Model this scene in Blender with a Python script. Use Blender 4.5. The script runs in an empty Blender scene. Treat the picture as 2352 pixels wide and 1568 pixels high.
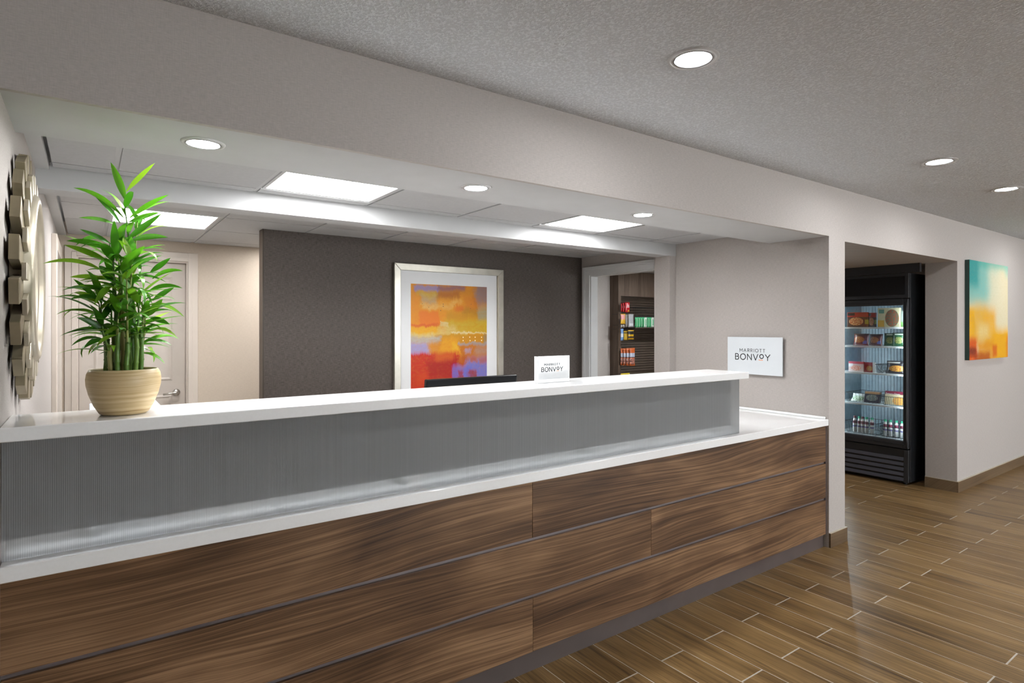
import bpy, bmesh, math, random
from math import sin, cos, pi, radians, sqrt
from mathutils import Vector, Matrix, Euler

random.seed(11)
scene = bpy.context.scene
COL = scene.collection

# ------------------------------------------------------------------ camera, world, exposure
CAM_H = 1.48
V1, V2, HY, CXP = 3078.0, 205.0, 752.0, 1176.0          # vanishing points of the two wall directions, horizon
FPX = sqrt((V1 - CXP) * (CXP - V2))
TH = math.atan2(CXP - V2, FPX)
FWD = (sin(TH), cos(TH)); RGT = (cos(TH), -sin(TH))
cam_d = bpy.data.cameras.new('camera')
cam_d.sensor_width = 36.0
cam_d.lens = FPX * 36.0 / 2352.0
cam_d.shift_y = -(784.0 - HY) / 2352.0
cam_d.clip_start = 0.02
cam = bpy.data.objects.new('camera', cam_d)
cam.location = (0, 0, CAM_H)
cam.rotation_euler = (radians(90), 0, -TH)
COL.objects.link(cam)
scene.camera = cam

world = bpy.data.worlds.new('world')
scene.world = world
world.use_nodes = True
wb = world.node_tree.nodes['Background']
wb.inputs[0].default_value = (0.93, 0.97, 1.0, 1)
wb.inputs[1].default_value = 4.9

scene.view_settings.view_transform = 'Standard'
scene.view_settings.look = 'None'
scene.view_settings.gamma = 1.0
scene.view_settings.use_curve_mapping = False
scene.view_settings.exposure = 1.72

scene.cycles.max_bounces = 6
scene.cycles.glossy_bounces = 3
scene.cycles.diffuse_bounces = 3
scene.cycles.transmission_bounces = 6
scene.cycles.caustics_reflective = False
scene.cycles.caustics_refractive = False
scene.cycles.adaptive_threshold = 0.07
scene.cycles.adaptive_min_samples = 16

LOBBY_LAMP = 80.0       # emission strengths of the place's lamps and the added unseen ones
SOFFIT_LAMP = 135.0
TROFFER_LAMP = 10.0
COOLER_LAMP = 10.0
LED_TAPE = 4.5


def ray(x):
    k = (x - CXP) / FPX
    return (FWD[0] + RGT[0] * k, FWD[1] + RGT[1] * k)


def at_z(x, y, z):
    d = FPX * (CAM_H - z) / (y - HY); r = ray(x)
    return (r[0] * d, r[1] * d, z)


def at_y(x, y, Y):
    r = ray(x); d = Y / r[1]
    return (r[0] * d, Y, CAM_H - (y - HY) / FPX * d)


def at_x(x, y, X):
    r = ray(x); d = X / r[0]
    return (X, r[1] * d, CAM_H - (y - HY) / FPX * d)


# ------------------------------------------------------------------ mesh helpers
def wloc(o):
    v = Vector((0, 0, 0))
    while o is not None:
        v += o.location
        o = o.parent
    return v


def tag(o, label=None, cat=None, group=None, kind=None):
    if label: o['label'] = label
    if cat: o['category'] = cat
    if group: o['group'] = group
    if kind: o['kind'] = kind
    return o


def thing(name, loc, label, cat, group=None, rotz=0.0):
    o = bpy.data.objects.new(name, None)
    o.empty_display_size = 0.05
    o.location = loc; o.rotation_euler = (0, 0, rotz)
    COL.objects.link(o)
    return tag(o, label, cat, group)


class MB:
    def __init__(self):
        self.v = []; self.f = []; self.uv = {}

    def add(self, vs, fs):
        n = len(self.v)
        self.v += [tuple(p) for p in vs]
        self.f += [tuple(n + i for i in f) for f in fs]
        return self

    def box(self, x0, x1, y0, y1, z0, z1):
        if x1 < x0: x0, x1 = x1, x0
        if y1 < y0: y0, y1 = y1, y0
        if z1 < z0: z0, z1 = z1, z0
        return self.add([(x0, y0, z0), (x1, y0, z0), (x1, y1, z0), (x0, y1, z0), (x0, y0, z1), (x1, y0, z1), (x1, y1, z1), (x0, y1, z1)],
                        [(0, 3, 2, 1), (4, 5, 6, 7), (0, 1, 5, 4), (1, 2, 6, 5), (2, 3, 7, 6), (3, 0, 4, 7)])

    def quad(self, a, b, c, d):
        return self.add([a, b, c, d], [(0, 1, 2, 3)])

    def hexa(self, bot, top):
        return self.add(list(bot) + list(top), [(3, 2, 1, 0), (4, 5, 6, 7), (0, 1, 5, 4), (1, 2, 6, 5), (2, 3, 7, 6), (3, 0, 4, 7)])

    def tube(self, pts, r, n=6, closed=False):
        P = [Vector(p) for p in pts]
        rr = r if isinstance(r, (list, tuple)) else [r] * len(P)
        rings = []
        up = Vector((0, 0, 1))
        for i, p in enumerate(P):
            if closed:
                t = P[(i + 1) % len(P)] - P[i - 1]
            else:
                t = P[min(i + 1, len(P) - 1)] - P[max(i - 1, 0)]
            if t.length < 1e-9: t = Vector((0, 0, 1))
            t.normalize()
            a = t.cross(up if abs(t.z) < 0.9 else Vector((1, 0, 0))).normalized()
            b = t.cross(a).normalized()
            rings.append([p + (a * cos(2 * pi * k / n) + b * sin(2 * pi * k / n)) * rr[i] for k in range(n)])
        vs = [q for ring in rings for q in ring]
        fs = []
        m = len(P)
        for i in range(m if closed else m - 1):
            j = (i + 1) % m
            for k in range(n):
                l = (k + 1) % n
                fs.append((i * n + k, i * n + l, j * n + l, j * n + k))
        if not closed:
            fs.append(tuple(reversed(range(n))))
            fs.append(tuple((m - 1) * n + k for k in range(n)))
        return self.add(vs, fs)

    def lathe(self, prof, c=(0, 0, 0), n=32, axis='Z', cap=False):
        vs = []; fs = []
        for (r, h) in prof:
            for k in range(n):
                a = 2 * pi * k / n
                if axis == 'Z': vs.append((c[0] + r * cos(a), c[1] + r * sin(a), c[2] + h))
                elif axis == 'X': vs.append((c[0] + h, c[1] + r * cos(a), c[2] + r * sin(a)))
                else: vs.append((c[0] + r * cos(a), c[1] + h, c[2] + r * sin(a)))
        for i in range(len(prof) - 1):
            for k in range(n):
                l = (k + 1) % n
                fs.append((i * n + k, i * n + l, (i + 1) * n + l, (i + 1) * n + k))
        if cap:
            fs.append(tuple(reversed(range(n))))
            fs.append(tuple((len(prof) - 1) * n + k for k in range(n)))
        return self.add(vs, fs)

    def build(self, name, mat, parent=None, local=False, smooth=False, bevel=0.0, origin=None, uvs=None):
        vs = [Vector(p) for p in self.v]
        if local:
            off = Vector((0, 0, 0))
        elif parent is not None:
            off = wloc(parent)
        elif origin is not None:
            off = Vector(origin)
        else:
            xs = [p.x for p in vs]; ys = [p.y for p in vs]; zs = [p.z for p in vs]
            off = Vector(((min(xs) + max(xs)) / 2, (min(ys) + max(ys)) / 2, min(zs)))
        me = bpy.data.meshes.new(name)
        me.from_pydata([tuple(p - off) for p in vs], [], self.f)
        bm = bmesh.new(); bm.from_mesh(me)
        bmesh.ops.recalc_face_normals(bm, faces=bm.faces)
        bm.to_mesh(me); bm.free()
        if uvs:
            lay = me.uv_layers.new(name='UVMap')
            for poly in me.polygons:
                for li in poly.loop_indices:
                    co = me.vertices[me.loops[li].vertex_index].co + off
                    lay.data[li].uv = uvs(co)
        if smooth:
            for p in me.polygons: p.use_smooth = True
        if mat is not None: me.materials.append(mat)
        o = bpy.data.objects.new(name, me)
        COL.objects.link(o)
        if parent is not None: o.parent = parent
        elif not local: o.location = off
        if bevel > 0:
            b = o.modifiers.new('bevel', 'BEVEL'); b.width = bevel; b.segments = 2; b.limit_method = 'ANGLE'
        return o


def clone(o, parent=None, loc=None):
    c = o.copy(); COL.objects.link(c)
    c.parent = parent
    if loc is not None: c.location = loc
    return c


def struct(o):
    o['kind'] = 'structure'
    return o


# ------------------------------------------------------------------ material helpers
class NT:
    def __init__(self, name, color=(0.8, 0.8, 0.8), rough=0.5, metal=0.0, spec=None):
        self.m = bpy.data.materials.new(name)
        self.m.use_nodes = True
        self.t = self.m.node_tree
        self.b = self.t.nodes['Principled BSDF']
        self.out = self.t.nodes['Material Output']
        self.b.inputs['Base Color'].default_value = (*color, 1)
        self.b.inputs['Roughness'].default_value = rough
        self.b.inputs['Metallic'].default_value = metal
        if spec is not None: self.b.inputs['Specular IOR Level'].default_value = spec

    def node(self, typ): return self.t.nodes.new(typ)

    def put(self, sock, val):
        if isinstance(val, bpy.types.NodeSocket): self.t.links.new(val, sock)
        elif isinstance(val, (tuple, list)):
            val = tuple(val)
            if len(sock.default_value) == 4 and len(val) == 3: val = (*val, 1)
            sock.default_value = val
        else: sock.default_value = val

    def set(self, **kw):
        for k, v in kw.items(): self.put(self.b.inputs[k.replace('_', ' ')], v)
        return self

    def math(self, op, a, b=0.0, c=None, clamp=False):
        n = self.node('ShaderNodeMath'); n.operation = op; n.use_clamp = clamp
        self.put(n.inputs[0], a); self.put(n.inputs[1], b)
        if c is not None: self.put(n.inputs[2], c)
        return n.outputs[0]

    def mix(self, fac, a, b, mode='MIX'):
        n = self.node('ShaderNodeMix'); n.data_type = 'RGBA'; n.blend_type = mode
        self.put(n.inputs[0], fac); self.put(n.inputs[6], a); self.put(n.inputs[7], b)
        return n.outputs[2]

    def ramp(self, fac, stops):
        n = self.node('ShaderNodeValToRGB')
        e = n.color_ramp.elements
        while len(e) < len(stops): e.new(0.5)
        for i, (p, c) in enumerate(stops):
            e[i].position = p
            e[i].color = (*c, 1) if isinstance(c, tuple) else (c, c, c, 1)
        self.put(n.inputs[0], fac)
        return n.outputs[0]

    def noise(self, vec, scale=1.0, detail=2.0, rough=0.5, dist=0.0):
        n = self.node('ShaderNodeTexNoise')
        if vec is not None: self.put(n.inputs['Vector'], vec)
        n.inputs['Scale'].default_value = scale; n.inputs['Detail'].default_value = detail
        n.inputs['Roughness'].default_value = rough; n.inputs['Distortion'].default_value = dist
        return n.outputs[0]

    def sep(self, vec):
        n = self.node('ShaderNodeSeparateXYZ'); self.put(n.inputs[0], vec); return n.outputs

    def comb(self, x, y, z):
        n = self.node('ShaderNodeCombineXYZ')
        for i, q in enumerate((x, y, z)): self.put(n.inputs[i], q)
        return n.outputs[0]

    def pos(self): return self.node('ShaderNodeNewGeometry').outputs['Position']

    def objpos(self): return self.node('ShaderNodeTexCoord').outputs['Object']

    def gen(self): return self.node('ShaderNodeTexCoord').outputs['Generated']

    def uv(self): return self.node('ShaderNodeTexCoord').outputs['UV']

    def rnd(self):
        a = self.node('ShaderNodeObjectInfo').outputs['Random']
        b = self.node('ShaderNodeNewGeometry').outputs['Random Per Island']
        return self.math('FRACT', self.math('ADD', a, b))

    def step(self, v, lo, hi, a=0.0, b=1.0):
        n = self.node('ShaderNodeMapRange'); n.interpolation_type = 'SMOOTHSTEP'
        self.put(n.inputs[0], v)
        for i, q in enumerate((lo, hi, a, b)): n.inputs[1 + i].default_value = q
        return n.outputs[0]

    def bump(self, h, strength=0.2, dist=0.01):
        n = self.node('ShaderNodeBump')
        n.inputs['Strength'].default_value = strength; n.inputs['Distance'].default_value = dist
        self.put(n.inputs['Height'], h)
        self.t.links.new(n.outputs[0], self.b.inputs['Normal'])
        return self


def plain(name, color, rough=0.5, metal=0.0, var=0.06, vscale=9.0, spec=None):
    """a plain surface with a slight procedural unevenness"""
    n = NT(name, color, rough, metal, spec)
    k = n.noise(n.objpos(), vscale, 3.0)
    lo = tuple(c * (1 - var) for c in color); hi = tuple(min(1, c * (1 + var)) for c in color)
    n.set(Base_Color=n.ramp(k, [(0.3, lo), (0.7, hi)]))
    return n.m


def emit(name, color, strength):
    n = NT(name, (1, 1, 1), 0.5)
    n.b.inputs['Emission Color'].default_value = (*color, 1)
    n.b.inputs['Emission Strength'].default_value = strength
    return n.m


def linen(name, lo, hi, rough=0.75, sc=1.0, bump=0.12):
    """woven wall covering: short horizontal slubs over a fine vertical thread"""
    n = NT(name, hi, rough, spec=0.25)
    x, y, z = n.sep(n.pos())
    h = n.math('ADD', x, n.math('MULTIPLY', y, 1.0))
    a = n.noise(n.comb(n.math('MULTIPLY', h, 45 * sc), 0.0, n.math('MULTIPLY', z, 420 * sc)), 1.0, 3.0, 0.6)
    b = n.noise(n.comb(n.math('MULTIPLY', h, 330 * sc), 3.0, n.math('MULTIPLY', z, 40 * sc)), 1.0, 2.0, 0.6)
    k = n.math('ADD', n.math('MULTIPLY', a, 0.65), n.math('MULTIPLY', b, 0.35))
    n.set(Base_Color=n.ramp(k, [(0.34, lo), (0.66, hi)]))
    n.bump(k, bump, 0.002)
    return n.m


def wood(name, axis, stops, rough=0.4, warp=0.16, big=(0.45, 2.2), ring=46.0, fib=300.0, along=0.5, tint=0.18, bump=0.05, mott=(1.3, 4.0), wr=0.42, wm=0.36, wf=0.22):
    """figured wood: growth lines are noise along a warped across-grain coordinate, plus fibres and soft mottling"""
    n = NT(name, stops[1][1], rough)
    c = n.sep(n.pos())
    r = n.rnd()
    i = 'XYZ'.index(axis)
    al = c[i]
    o1, o2 = [c[k] for k in range(3) if k != i]
    ac = n.math('ADD', o1, o2)
    off = n.math('MULTIPLY', r, 53.0)
    aoff = n.math('ADD', al, off)
    n1 = n.noise(n.comb(n.math('MULTIPLY', aoff, big[0]), n.math('MULTIPLY', ac, big[1]), off), 1.0, 2.0, 0.4, 0.25)
    d = n.math('ADD', ac, n.math('MULTIPLY', n.math('SUBTRACT', n1, 0.5), warp * 2))
    rg = n.noise(n.comb(n.math('MULTIPLY', aoff, along), n.math('MULTIPLY', d, ring), off), 1.0, 4.0, 0.62)
    fb = n.noise(n.comb(n.math('MULTIPLY', aoff, along * 9), n.math('MULTIPLY', d, fib), off), 1.0, 2.0, 0.6)
    mt = n.noise(n.comb(n.math('MULTIPLY', aoff, mott[0]), n.math('MULTIPLY', d, mott[1]), n.math('MULTIPLY', off, 0.7)), 1.0, 3.0, 0.5, 0.5)
    k = n.math('ADD', n.math('MULTIPLY', rg, wr), n.math('MULTIPLY', mt, wm))
    k = n.math('ADD', k, n.math('MULTIPLY', fb, wf))
    k = n.math('ADD', k, n.math('MULTIPLY', n.math('SUBTRACT', r, 0.5), tint))
    n.set(Base_Color=n.ramp(k, stops), Roughness=n.math('MULTIPLY_ADD', fb, 0.15, rough - 0.07), Specular_IOR_Level=0.3)
    n.bump(n.math('ADD', n.math('MULTIPLY', fb, 0.6), n.math('MULTIPLY', rg, 0.4)), bump, 0.003)
    return n.m


def painted(name, base, layers, rough=0.5, amp=0.05, nscale=6.0, grain=True):
    """an abstract print in UV space; layers: (u0,u1,t0,t1,color,softness,alpha) with t measured from the top"""
    n = NT(name, base, rough)
    uv = n.sep(n.uv())
    vec = n.uv()
    nu = n.noise(vec, nscale, 4.0, 0.6)
    nv = n.noise(n.comb(uv[1], uv[0], 4.0), nscale, 4.0, 0.6)
    u = n.math('ADD', uv[0], n.math('MULTIPLY', n.math('SUBTRACT', nu, 0.5), amp * 2))
    drip = n.noise(n.comb(n.math('MULTIPLY', uv[0], 60.0), n.math('MULTIPLY', uv[1], 2.5), 8.0), 1.0, 3.0, 0.7)
    fine = n.noise(vec, nscale * 7, 3.0, 0.6)
    t = n.math('ADD', n.math('SUBTRACT', 1.0, uv[1]), n.math('MULTIPLY', n.math('SUBTRACT', nv, 0.5), amp))
    t = n.math('ADD', t, n.math('MULTIPLY', n.math('SUBTRACT', drip, 0.5), amp * 0.45))
    u = n.math('ADD', u, n.math('MULTIPLY', n.math('SUBTRACT', fine, 0.5), amp * 0.7))
    br = n.noise(n.comb(n.math('MULTIPLY', uv[0], 22.0), n.math('MULTIPLY', uv[1], 55.0), 1.0), 1.0, 4.0, 0.65)
    col = base
    for (u0, u1, t0, t1, c, s, al) in layers:
        m = n.math('MULTIPLY', n.step(u, u0 - s, u0 + s), n.step(u, u1 - s, u1 + s, 1.0, 0.0))
        m2 = n.math('MULTIPLY', n.step(t, t0 - s, t0 + s), n.step(t, t1 - s, t1 + s, 1.0, 0.0))
        m = n.math('MULTIPLY', m, m2)
        m = n.math('MULTIPLY', m, n.step(br, 0.2, 0.6, al * 0.72, al))
        col = n.mix(m, col, c)
    if grain:
        col = n.mix(0.35, col, n.ramp(br, [(0.3, 0.40), (0.75, 0.62)]), 'OVERLAY')
    hs = n.node('ShaderNodeHueSaturation'); hs.inputs['Saturation'].default_value = 1.12; hs.inputs['Value'].default_value = 0.9
    n.put(hs.inputs['Color'], col)
    n.set(Base_Color=hs.outputs[0], Specular_IOR_Level=0.3)
    return n.m


# ------------------------------------------------------------------ materials
M = {}
M['wallpaper'] = linen('taupe_woven_wallcovering', (0.405, 0.371, 0.347), (0.51, 0.471, 0.443))
M['dark_paper'] = linen('charcoal_woven_wallcovering', (0.050, 0.040, 0.035), (0.138, 0.115, 0.101), 0.6, 0.8, 0.2)
M['far_paper'] = linen('beige_woven_wallcovering', (0.52, 0.435, 0.35), (0.61, 0.52, 0.425))
M['white_paint'] = plain('white_ceiling_paint', (0.50, 0.50, 0.50), 0.7, var=0.02)
M['trim_white'] = plain('satin_white_trim', (0.68, 0.69, 0.695), 0.4, var=0.02)
M['trim_cream'] = plain('cream_trim_paint', (0.62, 0.545, 0.475), 0.4, var=0.02)
M['door_cream'] = plain('cream_door_paint', (0.56, 0.495, 0.435), 0.45, var=0.03)
M['tile_white'] = plain('ceiling_tile_white', (0.46, 0.46, 0.465), 0.85, var=0.03, vscale=60)
n = NT('textured_ceiling', (0.44, 0.44, 0.445), 0.85, spec=0.2)
k = n.noise(n.pos(), 95.0, 3.0, 0.55, 0.3)
k = n.step(k, 0.42, 0.66)
n.set(Base_Color=n.ramp(k, [(0.0, (0.585, 0.60, 0.625)), (1.0, (0.72, 0.74, 0.77))]))
n.bump(k, 0.55, 0.006)
M['ceiling'] = n.m
M['board'] = wood('walnut_laminate', 'X', [(0.36, (0.026, 0.012, 0.006)), (0.45, (0.092, 0.047, 0.023)), (0.53, (0.18, 0.099, 0.050)), (0.64, (0.36, 0.215, 0.117))],
                  0.42, warp=0.13, big=(0.5, 2.2), ring=92.0, fib=420.0, along=0.42, tint=0.03, wr=0.38, wm=0.39, wf=0.23)
M['plank'] = wood('wood_look_tile', 'Y', [(0.34, (0.040, 0.021, 0.008)), (0.44, (0.130, 0.073, 0.026)), (0.54, (0.215, 0.128, 0.048)), (0.68, (0.34, 0.215, 0.095))],
                  0.36, warp=0.04, big=(0.7, 5.0), ring=75.0, fib=260.0, along=1.0, tint=0.08, bump=0.08, mott=(1.8, 10.0), wr=0.44, wm=0.36, wf=0.24)
M['base_tile'] = wood('wood_look_base_tile', 'X', [(0.30, (0.075, 0.048, 0.027)), (0.45, (0.135, 0.088, 0.05)), (0.6, (0.18, 0.122, 0.07)), (0.75, (0.23, 0.165, 0.1))],
                      0.4, warp=0.03, big=(1.0, 6.0), ring=60.0, fib=160.0, along=0.9, tint=0.08)
M['cab_wood'] = wood('grey_brown_laminate', 'Z', [(0.30, (0.06, 0.04, 0.03)), (0.45, (0.115, 0.08, 0.058)), (0.58, (0.18, 0.128, 0.095)), (0.75, (0.28, 0.205, 0.155))],
                     0.45, warp=0.05, big=(0.8, 5.0), ring=30.0, fib=120.0, along=0.8, tint=0.05)
M['grout'] = plain('pale_grout', (0.52, 0.47, 0.41), 0.9, var=0.12, vscale=40)
M['edge_metal'] = plain('cream_edge_profile', (0.52, 0.46, 0.36), 0.4, var=0.05)
M['quartz'] = plain('polished_white_quartz', (0.90, 0.902, 0.90), 0.05, var=0.012, vscale=120)
M['mauve'] = plain('mauve_grey_laminate', (0.105, 0.084, 0.079), 0.28, var=0.06)
M['groove'] = plain('brushed_grey_channel', (0.24, 0.21, 0.215), 0.3, metal=0.5, var=0.05)
n = NT('ribbed_translucent_panel', (0.50, 0.505, 0.505), 0.3)
x, y, z = n.sep(n.pos())
w = n.math('MULTIPLY_ADD', n.math('SINE', n.math('MULTIPLY', x, 2 * pi / 0.0048)), 0.5, 0.5)
g = n.noise(n.comb(n.math('MULTIPLY', x, 260.0), 0.0, n.math('MULTIPLY', z, 0.6)), 1.0, 2.0, 0.6)
kk = n.math('ADD', n.math('MULTIPLY', w, 0.5), n.math('MULTIPLY', g, 0.5))
n.set(Base_Color=n.ramp(kk, [(0.2, (0.39, 0.40, 0.405)), (0.8, (0.55, 0.56, 0.57))]), Roughness=0.32, Transmission_Weight=0.55, IOR=1.12)
n.bump(w, 0.25, 0.001)
M['ribbed'] = n.m
M['riser'] = plain('grey_riser_board', (0.30, 0.30, 0.295), 0.6, var=0.05)
M['black_plastic'] = plain('black_plastic', (0.007, 0.007, 0.008), 0.22, var=0.1, spec=0.3)
M['black_metal'] = plain('black_enamel', (0.012, 0.013, 0.015), 0.3, var=0.1)
M['black_soft'] = plain('black_satin', (0.02, 0.021, 0.024), 0.42, var=0.1)
M['grille'] = plain('dark_grille_metal', (0.060, 0.062, 0.078), 0.32, var=0.08)
M['steel'] = plain('brushed_nickel', (0.50, 0.47, 0.43), 0.3, metal=1.0, var=0.06)
M['champagne'] = plain('champagne_silver_leaf', (0.27, 0.225, 0.15), 0.42, metal=0.5, var=0.14, vscale=14)
M['champagne_lt'] = plain('pale_champagne', (0.45, 0.40, 0.31), 0.36, metal=0.5, var=0.1, vscale=14)
M['frame_silver'] = plain('antique_silver_frame', (0.46, 0.435, 0.375), 0.32, metal=0.7, var=0.12, vscale=10)
M['mat_board'] = plain('white_mat_board', (0.80, 0.80, 0.80), 0.6, var=0.01)
M['mirror'] = plain('mirror_glass', (0.86, 0.87, 0.86), 0.03, metal=1.0, var=0.01)
n = NT('clear_acrylic', (0.83, 0.85, 0.85), 0.06)
n.set(Base_Color=n.ramp(n.noise(n.objpos(), 20.0), [(0.3, (0.48, 0.49, 0.495)), (0.7, (0.53, 0.54, 0.54))]), Coat_Weight=0.5)
M['acrylic'] = n.m
M['sign_white'] = plain('frosted_white_acrylic', (0.72, 0.76, 0.79), 0.18, var=0.01)
M['ink'] = plain('charcoal_ink', (0.025, 0.03, 0.032), 0.5, var=0.05)
M['ink_grey'] = plain('grey_ink', (0.075, 0.085, 0.09), 0.5, var=0.05)
M['ink_orange'] = plain('coral_ink', (0.83, 0.36, 0.2), 0.5, var=0.05)
M['printer'] = plain('white_printer_plastic', (0.66, 0.70, 0.76), 0.4, var=0.03)
# pot: banded spun bamboo
n = NT('spun_bamboo', (0.6, 0.45, 0.25), 0.42)
x, y, z = n.sep(n.pos())
wob = n.noise(n.pos(), 9.0, 2.0)
zz = n.math('ADD', n.math('MULTIPLY', z, 120.0), n.math('MULTIPLY', wob, 1.6))
b1 = n.noise(n.comb(0.0, 0.0, zz), 1.0, 3.0, 0.7)
b2 = n.noise(n.comb(n.math('MULTIPLY', x, 14.0), n.math('MULTIPLY', y, 14.0), n.math('MULTIPLY', z, 420.0)), 1.0, 2.0, 0.6)
kk = n.math('ADD', n.math('MULTIPLY', b1, 0.85), n.math('MULTIPLY', b2, 0.15))
n.set(Base_Color=n.ramp(kk, [(0.30, (0.30, 0.17, 0.065)), (0.43, (0.55, 0.39, 0.19)), (0.56, (0.68, 0.53, 0.30)), (0.72, (0.78, 0.66, 0.43))]))
n.bump(b1, 0.1, 0.002)
M['bamboo_pot'] = n.m
n = NT('bamboo_leaf', (0.06, 0.25, 0.02), 0.33)
r = n.rnd(); g = n.gen(); gx = n.sep(g)
st = n.noise(n.comb(n.math('MULTIPLY', gx[0], 30.0), gx[1], 0.0), 1.0, 2.0)
col = n.ramp(n.math('ADD', n.math('MULTIPLY', r, 0.85), n.math('MULTIPLY', st, 0.15)),
             [(0.0, (0.025, 0.12, 0.008)), (0.35, (0.065, 0.26, 0.014)), (0.7, (0.14, 0.38, 0.025)), (0.92, (0.32, 0.50, 0.04)), (1.0, (0.48, 0.50, 0.08))])
n.set(Base_Color=col, Subsurface_Weight=0.0)
tr = n.node('ShaderNodeBsdfTranslucent'); n.put(tr.inputs[0], n.mix(1.0, col, (0.9, 1.0, 0.5), 'MULTIPLY'))
mx = n.node('ShaderNodeMixShader'); mx.inputs[0].default_value = 0.3
n.t.links.new(n.b.outputs[0], mx.inputs[1]); n.t.links.new(tr.outputs[0], mx.inputs[2]); n.t.links.new(mx.outputs[0], n.out.inputs[0])
M['leaf'] = n.m
n = NT('bamboo_cane', (0.16, 0.28, 0.05), 0.35)
r = n.rnd(); z = n.sep(n.pos())[2]
col = n.ramp(n.math('ADD', n.math('MULTIPLY', r, 0.7), n.math('MULTIPLY', n.noise(n.pos(), 60.0, 2.0), 0.3)),
             [(0.1, (0.05, 0.14, 0.02)), (0.55, (0.16, 0.30, 0.05)), (0.85, (0.36, 0.34, 0.12))])
n.set(Base_Color=col)
M['cane'] = n.m
M['soil'] = plain('dark_soil', (0.045, 0.032, 0.022), 0.95, var=0.3, vscale=80)
M['lens_lobby'] = emit('lobby_lamp_lens', (0.96, 0.98, 1.0), LOBBY_LAMP)
M['lens_soffit'] = emit('soffit_lamp_lens', (0.97, 0.985, 1.0), SOFFIT_LAMP)
M['lens_troffer'] = emit('troffer_lens', (0.97, 0.985, 1.0), TROFFER_LAMP)
M['cooler_led'] = emit('cooler_led', (0.80, 0.93, 1.0), COOLER_LAMP)
M['lamp_trim'] = plain('grey_white_lamp_trim', (0.55, 0.55, 0.55), 0.35, var=0.02)
M['lamp_ring'] = plain('white_lamp_ring', (0.26, 0.26, 0.26), 0.25, var=0.02)
M['cooler_in'] = plain('cooler_liner', (0.26, 0.35, 0.40), 0.35, var=0.1, vscale=25)
M['cooler_shelf'] = plain('white_wire_shelf', (0.80, 0.86, 0.86), 0.4, var=0.03)
n = NT('cooler_glass', (1, 1, 1), 0.0)
tp = n.node('ShaderNodeBsdfTransparent'); gl = n.node('ShaderNodeBsdfGlossy'); gl.inputs['Roughness'].default_value = 0.02
fr = n.node('ShaderNodeFresnel'); fr.inputs[0].default_value = 1.45
mx = n.node('ShaderNodeMixShader')
n.t.links.new(fr.outputs[0], mx.inputs[0]); n.t.links.new(tp.outputs[0], mx.inputs[1]); n.t.links.new(gl.outputs[0], mx.inputs[2]); n.t.links.new(mx.outputs[0], n.out.inputs[0])
M['cooler_glass'] = n.m
M['wire_black'] = plain('black_wire', (0.012, 0.016, 0.018), 0.4, var=0.1)
M['louver'] = plain('dark_brown_slat', (0.085, 0.062, 0.046), 0.4, var=0.15)


# ------------------------------------------------------------------ key dimensions (metres)
YW = 2.0            # lobby face of the front wall
XL = -0.19          # left wall of the reception bay
XR = 4.05           # right wall of the reception bay
XP = 4.27           # opening side of the pier
XT = 4.14           # back of the thin wall at the cased opening
XJ = 6.345          # far jamb of the opening to the market passage
ZL = 2.435          # lobby ceiling
ZS = 2.096          # bulkhead underside
ZC = 2.182          # reception tile ceiling
YD = 4.457          # charcoal wall
YFAR = 5.54         # wall with the cream door
LX0, LX1, LY0 = -1.5, 10.0, -5.0

# ------------------------------------------------------------------ floor
fl = MB().box(LX0, LX1, LY0, 5.7, -0.12, -0.0009).build('floor', M['grout'])
struct(fl)
PW, PL = 0.1517, 0.8985
planks = []
i0 = int((LX0 - 2.068) / PW); i1 = int((LX1 - 2.068) / PW)
for i in range(i0, i1):
    xa = 2.068 + i * PW
    yj = 1.752 if i % 2 == 0 else 1.454
    k0 = math.floor((LY0 - yj) / PL)
    for k in range(k0, 5):
        ya = yj + k * PL; yb = ya + PL
        a, b = max(ya, LY0), min(yb, 5.6)
        if b - a < 0.05: continue
        if xa + PW < XT and a > 2.05: continue
        if XL < xa < XR - PW and b > 2.06 and a < 2.05: b = 2.06
        # how large does it show?
        vis = 0.0
        pc = (xa + PW / 2, (a + b) / 2)
        d = pc[0] * FWD[0] + pc[1] * FWD[1]
        if d > 0.6:
            for yy in (a, (a + b) / 2, b):
                dd = pc[0] * FWD[0] + yy * FWD[1]
                if dd < 0.4: continue
                px = CXP + FPX * (pc[0] * RGT[0] + yy * RGT[1]) / dd; py = HY + FPX * CAM_H / dd
                if 0 < px < 2400 and 800 < py < 1600 and (yy < 2.05 or xa > 4.2): vis += 1.0 / (dd * dd)
        planks.append((vis, xa, a, b))
planks.sort(reverse=True)
GAP, GAPE = 0.0026, 0.0044
shared = {}
for (vis, xa, a, b) in planks[:296]:
    L = round(b - a, 4)
    if L not in shared:
        m = MB()
        x0, x1, y0, y1 = GAP / 2, PW - GAP / 2, GAPE / 2, L - GAPE / 2
        e = 0.0015
        m.add([(x0, y0, -0.004), (x1, y0, -0.004), (x1, y1, -0.004), (x0, y1, -0.004), (x0 + e, y0 + e, 0), (x1 - e, y0 + e, 0), (x1 - e, y1 - e, 0), (x0 + e, y1 - e, 0)],
              [(4, 5, 6, 7), (0, 1, 5, 4), (1, 2, 6, 5), (2, 3, 7, 6), (3, 0, 4, 7)])
        o = m.build('plank', M['plank'], fl, local=True)
        shared[L] = o.data
    else:
        o = bpy.data.objects.new('plank', shared[L]); COL.objects.link(o); o.parent = fl
    o.location = Vector((xa, a, 0)) - fl.location
m = MB()
for (vis, xa, a, b) in planks[296:]:
    m.quad((xa + GAP / 2, a + GAPE / 2, 0), (xa + PW - GAP / 2, a + GAPE / 2, 0), (xa + PW - GAP / 2, b - GAPE / 2, 0), (xa + GAP / 2, b - GAPE / 2, 0))
o = m.build('plank_field', M['plank'], fl)
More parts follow.
